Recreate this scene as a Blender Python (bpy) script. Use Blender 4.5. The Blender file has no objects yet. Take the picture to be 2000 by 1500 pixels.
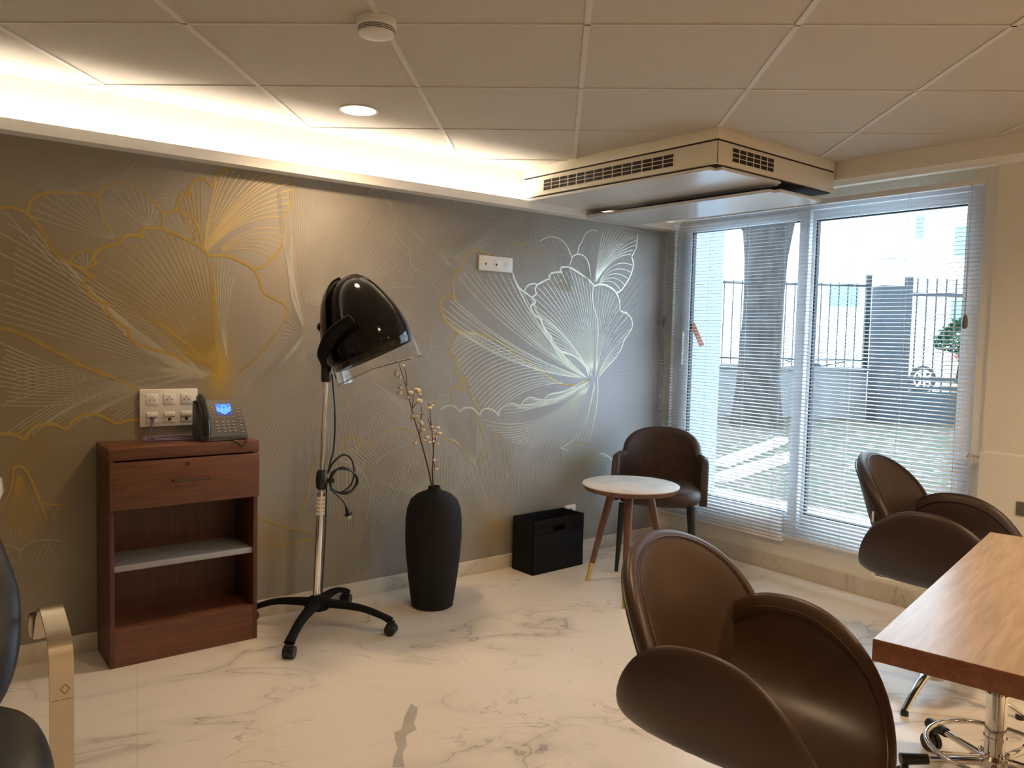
import bpy, bmesh, math, random
from mathutils import Vector, Matrix
random.seed(7)
S = bpy.context.scene
COL = S.collection
PI = math.pi

# ---------------------------------------------------------------- camera, world, lights, exposure
CM, CP, CR_ = 0.9084, -0.0613, 0.0246          # yaw against the mural, pitch, roll
r0 = Vector((math.sin(CM), -math.cos(CM), 0)); f0 = Vector((math.cos(CM), math.sin(CM), 0)); u0 = Vector((0, 0, 1))
fc = f0 * math.cos(CP) + u0 * math.sin(CP); uc = u0 * math.cos(CP) - f0 * math.sin(CP)
rc = r0 * math.cos(CR_) + uc * math.sin(CR_); uu = uc * math.cos(CR_) - r0 * math.sin(CR_)
cam_d = bpy.data.cameras.new('camera'); cam = bpy.data.objects.new('camera', cam_d); COL.objects.link(cam)
cam_d.sensor_width = 36; cam_d.lens = 36 * 1557 / 2000; cam_d.clip_start = 0.02; cam_d.clip_end = 300
m4 = Matrix.Identity(4)
for i in range(3):
    m4[i][0] = rc[i]; m4[i][1] = uu[i]; m4[i][2] = -fc[i]
m4[0][3], m4[1][3], m4[2][3] = 0, 0, 1.31
cam.matrix_world = m4
S.camera = cam
S.view_settings.view_transform = 'Standard'; S.view_settings.look = 'None'
S.view_settings.exposure = 0.0; S.view_settings.gamma = 1.0; S.view_settings.use_curve_mapping = False

W = bpy.data.worlds.new('sky'); S.world = W; W.use_nodes = True
nt = W.node_tree; bg = nt.nodes['Background']
bg.inputs[0].default_value = (0.66, 0.83, 1.0, 1); bg.inputs[1].default_value = 8.6

WARM = (1.0, 0.72, 0.44)
CEIL = 2.2176
DOWN = [(1.532, 3.031, 10), (1.665, 1.335, 7), (2.95, 0.1, 20), (1.8, -0.5, 13), (0.3, -1.3, 9), (3.2, -1.2, 5)]  # last three are unseen lamps, added to fill the room with light
def area(name, loc, size, power, rot=(0, 0, 0), shape='DISK', size_y=None, color=WARM, spread=PI):
    l = bpy.data.lights.new(name, 'AREA'); l.shape = shape; l.size = size
    if size_y: l.size_y = size_y
    l.energy = power; l.color = color; l.spread = spread
    o = bpy.data.objects.new(name, l); COL.objects.link(o); o.location = loc; o.rotation_euler = rot
    return o
for (x, y, p) in DOWN:
    area('downlight_lamp', (x, y, CEIL - 0.010), 0.14, p, spread=math.radians(150))

# ---------------------------------------------------------------- materials
MATS = {}
def rgb(r, g, b):
    f = lambda c: (c / 255 / 12.92) if c / 255 <= 0.04045 else ((c / 255 + 0.055) / 1.055) ** 2.4
    return (f(r), f(g), f(b))
def mat(name, col, rough=0.5, metal=0.0, var=0.06, scale=30.0, bump=0.0, bscale=200.0, spec=0.5, coat=0.0, emis=None, estr=0.0, stretch=None):
    m = bpy.data.materials.new(name); m.use_nodes = True; t = m.node_tree; b = t.nodes['Principled BSDF']
    b.inputs['Roughness'].default_value = rough; b.inputs['Metallic'].default_value = metal
    b.inputs['Specular IOR Level'].default_value = spec; b.inputs['Coat Weight'].default_value = coat
    tc = t.nodes.new('ShaderNodeTexCoord'); mp = t.nodes.new('ShaderNodeMapping'); t.links.new(tc.outputs['Object'], mp.inputs[0])
    if stretch: mp.inputs['Scale'].default_value = stretch
    n = t.nodes.new('ShaderNodeTexNoise'); n.inputs['Scale'].default_value = scale; n.inputs['Detail'].default_value = 4
    t.links.new(mp.outputs[0], n.inputs[0])
    r = t.nodes.new('ShaderNodeValToRGB'); r.color_ramp.elements[0].position = 0.3; r.color_ramp.elements[1].position = 0.7
    r.color_ramp.elements[0].color = tuple(c * (1 - var) for c in col) + (1,); r.color_ramp.elements[1].color = tuple(min(1, c * (1 + var)) for c in col) + (1,)
    t.links.new(n.outputs['Fac'], r.inputs[0]); t.links.new(r.outputs[0], b.inputs['Base Color'])
    if bump:
        n2 = t.nodes.new('ShaderNodeTexNoise'); n2.inputs['Scale'].default_value = bscale; t.links.new(tc.outputs['Object'], n2.inputs[0])
        bp = t.nodes.new('ShaderNodeBump'); bp.inputs['Strength'].default_value = bump; bp.inputs['Distance'].default_value = 0.002
        t.links.new(n2.outputs['Fac'], bp.inputs['Height']); t.links.new(bp.outputs[0], b.inputs['Normal'])
    if emis:
        b.inputs['Emission Color'].default_value = emis + (1,); b.inputs['Emission Strength'].default_value = estr
    MATS[name] = m
    return m
def wood(name, dark, light, stretch, rough=0.4, scale=5.0):
    m = bpy.data.materials.new(name); m.use_nodes = True; t = m.node_tree; b = t.nodes['Principled BSDF']; b.inputs['Roughness'].default_value = rough
    tc = t.nodes.new('ShaderNodeTexCoord'); mp = t.nodes.new('ShaderNodeMapping'); t.links.new(tc.outputs['Object'], mp.inputs[0]); mp.inputs['Scale'].default_value = stretch
    n = t.nodes.new('ShaderNodeTexNoise'); n.inputs['Scale'].default_value = scale; n.inputs['Detail'].default_value = 6; n.inputs['Distortion'].default_value = 0.6
    t.links.new(mp.outputs[0], n.inputs[0])
    r = t.nodes.new('ShaderNodeValToRGB'); r.color_ramp.elements[0].position = 0.32; r.color_ramp.elements[1].position = 0.7
    r.color_ramp.elements[0].color = dark + (1,); r.color_ramp.elements[1].color = light + (1,)
    t.links.new(n.outputs['Fac'], r.inputs[0]); t.links.new(r.outputs[0], b.inputs['Base Color'])
    MATS[name] = m
    return m
def glassy(name, tint, ior=1.45, base=0.0, rough=0.0):
    m = bpy.data.materials.new(name); m.use_nodes = True; t = m.node_tree
    for n in list(t.nodes):
        if n.type != 'OUTPUT_MATERIAL': t.nodes.remove(n)
    out = t.nodes[0]
    tr = t.nodes.new('ShaderNodeBsdfTransparent'); tr.inputs[0].default_value = tint + (1,)
    gl = t.nodes.new('ShaderNodeBsdfGlossy'); gl.inputs['Roughness'].default_value = rough
    fr0 = t.nodes.new('ShaderNodeFresnel'); fr0.inputs[0].default_value = ior
    ge = t.nodes.new('ShaderNodeNewGeometry'); iv = t.nodes.new('ShaderNodeMath'); iv.operation = 'SUBTRACT'; iv.inputs[0].default_value = 1.0; t.links.new(ge.outputs['Backfacing'], iv.inputs[1])
    fr = t.nodes.new('ShaderNodeMath'); fr.operation = 'MULTIPLY'; t.links.new(fr0.outputs[0], fr.inputs[0]); t.links.new(iv.outputs[0], fr.inputs[1])   # reflect on the entering face only
    mx = t.nodes.new('ShaderNodeMixShader')
    if base:
        ad = t.nodes.new('ShaderNodeMath'); ad.operation = 'ADD'; ad.inputs[1].default_value = base; ad.use_clamp = True
        t.links.new(fr.outputs[0], ad.inputs[0]); t.links.new(ad.outputs[0], mx.inputs[0])
    else: t.links.new(fr.outputs[0], mx.inputs[0])
    t.links.new(tr.outputs[0], mx.inputs[1]); t.links.new(gl.outputs[0], mx.inputs[2]); t.links.new(mx.outputs[0], out.inputs[0])
    MATS[name] = m
    return m
def emit(name, col, s):
    m = bpy.data.materials.new(name); m.use_nodes = True; t = m.node_tree; b = t.nodes['Principled BSDF']
    b.inputs['Base Color'].default_value = col + (1,); b.inputs['Emission Color'].default_value = col + (1,); b.inputs['Emission Strength'].default_value = s
    MATS[name] = m; return m

def marble(name, base, cloud, vein, rough, vscale=1.0, tiles=None, thin=0.012):
    m = bpy.data.materials.new(name); m.use_nodes = True; t = m.node_tree; b = t.nodes['Principled BSDF']; b.inputs['Roughness'].default_value = rough
    L = t.links.new; N = t.nodes.new
    tc = N('ShaderNodeTexCoord'); mp = N('ShaderNodeMapping'); L(tc.outputs['Object'], mp.inputs[0]); mp.inputs['Rotation'].default_value = (0, 0, 0.5)
    def mth(op, a, bb=None, clamp=False):
        n = N('ShaderNodeMath'); n.operation = op; n.use_clamp = clamp
        for i, v in enumerate((a, bb)):
            if v is None: continue
            if isinstance(v, (int, float)): n.inputs[i].default_value = v
            else: L(v, n.inputs[i])
        return n.outputs[0]
    def noise(scale, detail, dist, off):
        mo = N('ShaderNodeMapping'); L(mp.outputs[0], mo.inputs[0]); mo.inputs['Location'].default_value = off; mo.inputs['Scale'].default_value = (1, 1.7, 1)
        n = N('ShaderNodeTexNoise'); n.inputs['Scale'].default_value = scale; n.inputs['Detail'].default_value = detail; n.inputs['Distortion'].default_value = dist
        L(mo.outputs[0], n.inputs[0]); return n.outputs['Fac']
    def ridge(scale, w, off, detail=5, dist=0.8):
        f = noise(scale, detail, dist, off)
        return mth('SUBTRACT', 1.0, mth('DIVIDE', mth('ABSOLUTE', mth('SUBTRACT', f, 0.5)), w, True), True)
    mask1 = mth('MULTIPLY', mth('SUBTRACT', noise(1.1 * vscale, 2, 0, (3, 1, 0)), 0.42, True), 5.0, True)
    mask2 = mth('MULTIPLY', mth('SUBTRACT', noise(2.3 * vscale, 2, 0, (9, 4, 2)), 0.5, True), 6.0, True)
    v1 = mth('MULTIPLY', mth('POWER', ridge(1.25 * vscale, thin, (0, 0, 0)), 1.5), mask1)
    v2 = mth('MULTIPLY', mth('POWER', ridge(3.2 * vscale, thin * 1.3, (5, 2, 1)), 2.0), mask2)
    v3 = mth('MULTIPLY', mth('POWER', ridge(1.25 * vscale, thin * 8, (0, 0, 0)), 2.0), mth('MULTIPLY', mask1, 0.35))
    vv = mth('MAXIMUM', mth('MAXIMUM', mth('MULTIPLY', v1, 0.95), mth('MULTIPLY', v2, 0.7)), v3)
    cl = N('ShaderNodeMixRGB'); cl.inputs[1].default_value = base + (1,); cl.inputs[2].default_value = cloud + (1,)
    L(mth('MULTIPLY', noise(0.9 * vscale, 4, 0.5, (7, 7, 7)), 1.0), cl.inputs[0])
    mx = N('ShaderNodeMixRGB'); L(vv, mx.inputs[0]); L(cl.outputs[0], mx.inputs[1]); mx.inputs[2].default_value = vein + (1,)
    outc = mx.outputs[0]
    if tiles:
        mp2 = N('ShaderNodeMapping'); L(tc.outputs['Object'], mp2.inputs[0]); mp2.inputs['Rotation'].default_value = (0, 0, tiles[2])
        sx = N('ShaderNodeSeparateXYZ'); L(mp2.outputs[0], sx.inputs[0])
        g = None
        for k, wd in ((0, tiles[0]), (1, tiles[1])):
            fr = mth('FRACT', mth('DIVIDE', sx.outputs[k], wd))
            d = mth('LESS_THAN', fr, 0.0022 / wd)
            g = d if g is None else mth('MAXIMUM', g, d)
        m2 = N('ShaderNodeMixRGB'); L(mth('MULTIPLY', g, 0.35), m2.inputs[0]); L(outc, m2.inputs[1]); m2.inputs[2].default_value = (0.30, 0.27, 0.22, 1)
        outc = m2.outputs[0]
    L(outc, b.inputs['Base Color'])
    MATS[name] = m
    return m

# ---------------------------------------------------------------- mesh helpers
class MB:
    def __init__(s): s.v = []; s.f = []; s.m = []; s.s = []
    def add(s, vs, fs, mi=0, sm=False, mx=None):
        o = len(s.v)
        for v in vs:
            v = Vector(v)
            s.v.append(mx @ v if mx else v)
        for f in fs: s.f.append([i + o for i in f]); s.m.append(mi); s.s.append(sm)
        return s
    def box(s, lo, hi, bev=0.0, mi=0, mx=None, seg=2):
        lo = Vector(lo); hi = Vector(hi)
        bm = bmesh.new(); bmesh.ops.create_cube(bm, size=1.0)
        c = (lo + hi) / 2; d = hi - lo
        for v in bm.verts: v.co = Vector((v.co.x * d.x + c.x, v.co.y * d.y + c.y, v.co.z * d.z + c.z))
        if bev > 0:
            bmesh.ops.bevel(bm, geom=list(bm.edges), offset=min(bev, min(abs(q) for q in d) * 0.49), segments=seg, affect='EDGES', profile=0.5)
        bm.verts.index_update()
        s.add([v.co.copy() for v in bm.verts], [[v.index for v in f.verts] for f in bm.faces], mi, False, mx)
        bm.free(); return s
    def tube(s, pts, r, n=10, mi=0, closed=False, sub=0, cap=True, mx=None, flat=1.0):
        P = [Vector(p) for p in pts]
        R = r if isinstance(r, (list, tuple)) else [r] * len(P)
        if sub: P, R = smooth(P, R, sub, closed)
        N = len(P); vs = []; fs = []; up = None
        for i in range(N):
            a = P[(i - 1) % N] if (closed or i > 0) else P[i]; b = P[(i + 1) % N] if (closed or i < N - 1) else P[i]
            t = (b - a).normalized()
            if up is None:
                up = Vector((0, 0, 1)) if abs(t.z) < 0.9 else Vector((1, 0, 0))
            x = t.cross(up)
            if x.length < 1e-5: x = t.cross(Vector((0, 1, 0)))
            x.normalize(); up = x.cross(t).normalized()
            for k in range(n):
                an = 2 * PI * k / n
                vs.append(P[i] + (x * math.cos(an) + up * math.sin(an) * flat) * R[i])
        for i in range(N if closed else N - 1):
            j = (i + 1) % N
            for k in range(n):
                fs.append([i * n + k, i * n + (k + 1) % n, j * n + (k + 1) % n, j * n + k])
        if cap and not closed:
            fs.append(list(range(n - 1, -1, -1))); fs.append([(N - 1) * n + k for k in range(n)])
        return s.add(vs, fs, mi, True, mx)
    def cyl(s, a, b, r1, r2=None, n=20, mi=0, mx=None):
        r2 = r1 if r2 is None else r2
        return s.tube([a, b], [r1, r2], n, mi, mx=mx)
    def lathe(s, prof, n=32, mi=0, mx=None, cx=0, cy=0, sx=1.0, sy=1.0, cap=True):
        vs = []; fs = []
        for (r, z) in prof:
            for k in range(n):
                a = 2 * PI * k / n; vs.append((cx + r * math.cos(a) * sx, cy + r * math.sin(a) * sy, z))
        for i in range(len(prof) - 1):
            for k in range(n): fs.append([i * n + k, i * n + (k + 1) % n, (i + 1) * n + (k + 1) % n, (i + 1) * n + k])
        if cap: fs.append(list(range(n - 1, -1, -1))); fs.append([(len(prof) - 1) * n + k for k in range(n)])
        return s.add(vs, fs, mi, True, mx)
    def ball(s, c, r, n=12, mi=0, sz=(1, 1, 1)):
        prof = [(max(1e-4, math.sin(PI * i / n)) * r, -math.cos(PI * i / n) * r) for i in range(n + 1)]
        mx = Matrix.Translation(c) @ Matrix.Diagonal((sz[0], sz[1], sz[2], 1))
        return s.lathe(prof, n + 4, mi, mx)
    def strap(s, pts, wvec, th, mi=0, sub=0, round_end=False):
        """flat bar following pts, wvec = full width vector, th thickness"""
        P = [Vector(p) for p in pts]; w = Vector(wvec)
        if sub: P, _ = smooth(P, [1] * len(P), sub, False)
        N = len(P); vs = []; fs = []; wl = w.length; cum = [0]
        for i in range(1, N): cum.append(cum[-1] + (P[i] - P[i - 1]).length)
        for i in range(N):
            t = (P[min(N - 1, i + 1)] - P[max(0, i - 1)]).normalized(); n = t.cross(w).normalized() * th / 2
            k = 1.0
            if round_end:
                e = min(cum[i], cum[-1] - cum[i]) / (wl / 2)
                if e < 1: k = max(0.15, math.sqrt(max(0, 1 - (1 - e) ** 2)))
            h = w * 0.5 * k
            vs += [P[i] - h - n, P[i] + h - n, P[i] + h + n, P[i] - h + n]
        for i in range(N - 1):
            for k in range(4): fs.append([i * 4 + k, i * 4 + (k + 1) % 4, i * 4 + 4 + (k + 1) % 4, i * 4 + 4 + k])
        fs.append([3, 2, 1, 0]); fs.append([N * 4 - 4, N * 4 - 3, N * 4 - 2, N * 4 - 1])
        return s.add(vs, fs, mi, False)
    def build(s, name, mats, parent=None, smooth_angle=40, bevel=0, recalc=True):
        me = bpy.data.meshes.new(name); me.from_pydata([tuple(v) for v in s.v], [], s.f)
        if not isinstance(mats, (list, tuple)): mats = [mats]
        for m in mats: me.materials.append(MATS[m] if isinstance(m, str) else m)
        for i, p in enumerate(me.polygons): p.material_index = s.m[i]; p.use_smooth = recalc
        bm = bmesh.new(); bm.from_mesh(me); 
        if recalc: bmesh.ops.recalc_face_normals(bm, faces=bm.faces)
        ca = math.radians(smooth_angle)
        for e in bm.edges:
            if len(e.link_faces) == 2: e.smooth = e.calc_face_angle(0) < ca
        bm.to_mesh(me); bm.free(); me.update()
        o = bpy.data.objects.new(name, me); COL.objects.link(o)
        if parent: o.parent = parent
        if bevel:
            b = o.modifiers.new('bevel', 'BEVEL'); b.width = bevel; b.segments = 2
        return o
def smooth(P, R, sub, closed):
    N = len(P); op = []; orr = []
    rng = range(N if closed else N - 1)
    for i in rng:
        g = (lambda k: P[k % N]) if closed else (lambda k: P[max(0, min(N - 1, k))])
        p0, p1, p2, p3 = g(i - 1), g(i), g(i + 1), g(i + 2)
        ra, rb = R[i], R[(i + 1) % N]
        for k in range(sub):
            t = k / sub
            op.append(0.5 * ((2 * p1) + (p2 - p0) * t + (2 * p0 - 5 * p1 + 4 * p2 - p3) * t * t + (3 * p1 - p0 - 3 * p2 + p3) * t ** 3)); orr.append(ra + (rb - ra) * t)
    if not closed: op.append(P[-1]); orr.append(R[-1])
    return op, orr
def thing(name, label, cat, loc=(0, 0, 0), rz=0.0, group=None):
    o = bpy.data.objects.new(name, None); COL.objects.link(o); o.location = loc; o.rotation_euler = (0, 0, rz); o.empty_display_size = 0.1
    o['label'] = label; o['category'] = cat
    if group: o['group'] = group
    return o
def tag(o, label, cat, group=None, kind=None):
    o['label'] = label; o['category'] = cat
    if group: o['group'] = group
    if kind: o['kind'] = kind
    return o
def struct(o): o['kind'] = 'structure'; return o
def copy_tree(o, parent=None):
    c = o.copy(); COL.objects.link(c)
    if parent: c.parent = parent
    for ch in o.children: copy_tree(ch, c)
    return c
def disc_surface(mb, S_, T, nr=14, nt=64, mi=0, power=5, mimap=None):
    """closed padded petal: S_(p,q) maps the unit disc to 3-D, T = thickness"""
    def nrm(p, q):
        e = 1e-3; a = S_(p + e, q) - S_(p - e, q); b = S_(p, q + e) - S_(p, q - e); n = a.cross(b)
        return n.normalized()
    vs = []; fs = []
    rr = [math.sin(PI / 2 * (i / nr)) for i in range(1, nr + 1)]
    def ring(sign, r):
        t = T / 2 * max(0.0, 1 - r ** power) ** 0.5 * sign
        for k in range(nt):
            a = 2 * PI * k / nt; p, q = r * math.cos(a), r * math.sin(a); vs.append(S_(p, q) + nrm(p * 0.995, q * 0.995) * t)
    vs.append(S_(0, 0) + nrm(0, 0) * T / 2)
    for r in rr: ring(1, r)
    m = len(rr)
    for k in range(nt): fs.append([0, 1 + k, 1 + (k + 1) % nt])
    for i in range(m - 1):
        for k in range(nt): fs.append([1 + i * nt + k, 1 + (i + 1) * nt + k, 1 + (i + 1) * nt + (k + 1) % nt, 1 + i * nt + (k + 1) % nt])
    off = len(vs)
    for r in rr[:-1]: ring(-1, r)
    vs.append(S_(0, 0) - nrm(0, 0) * T / 2); c = len(vs) - 1
    for k in range(nt): fs.append([c, off + (k + 1) % nt, off + k])
    for i in range(m - 2):
        for k in range(nt): fs.append([off + i * nt + k, off + i * nt + (k + 1) % nt, off + (i + 1) * nt + (k + 1) % nt, off + (i + 1) * nt + k])
    last = 1 + (m - 1) * nt; lo = off + (m - 2) * nt
    for k in range(nt): fs.append([last + k, lo + k, lo + (k + 1) % nt, last + (k + 1) % nt])
    mb.add(vs, fs, mi, True)
    return mb

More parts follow.
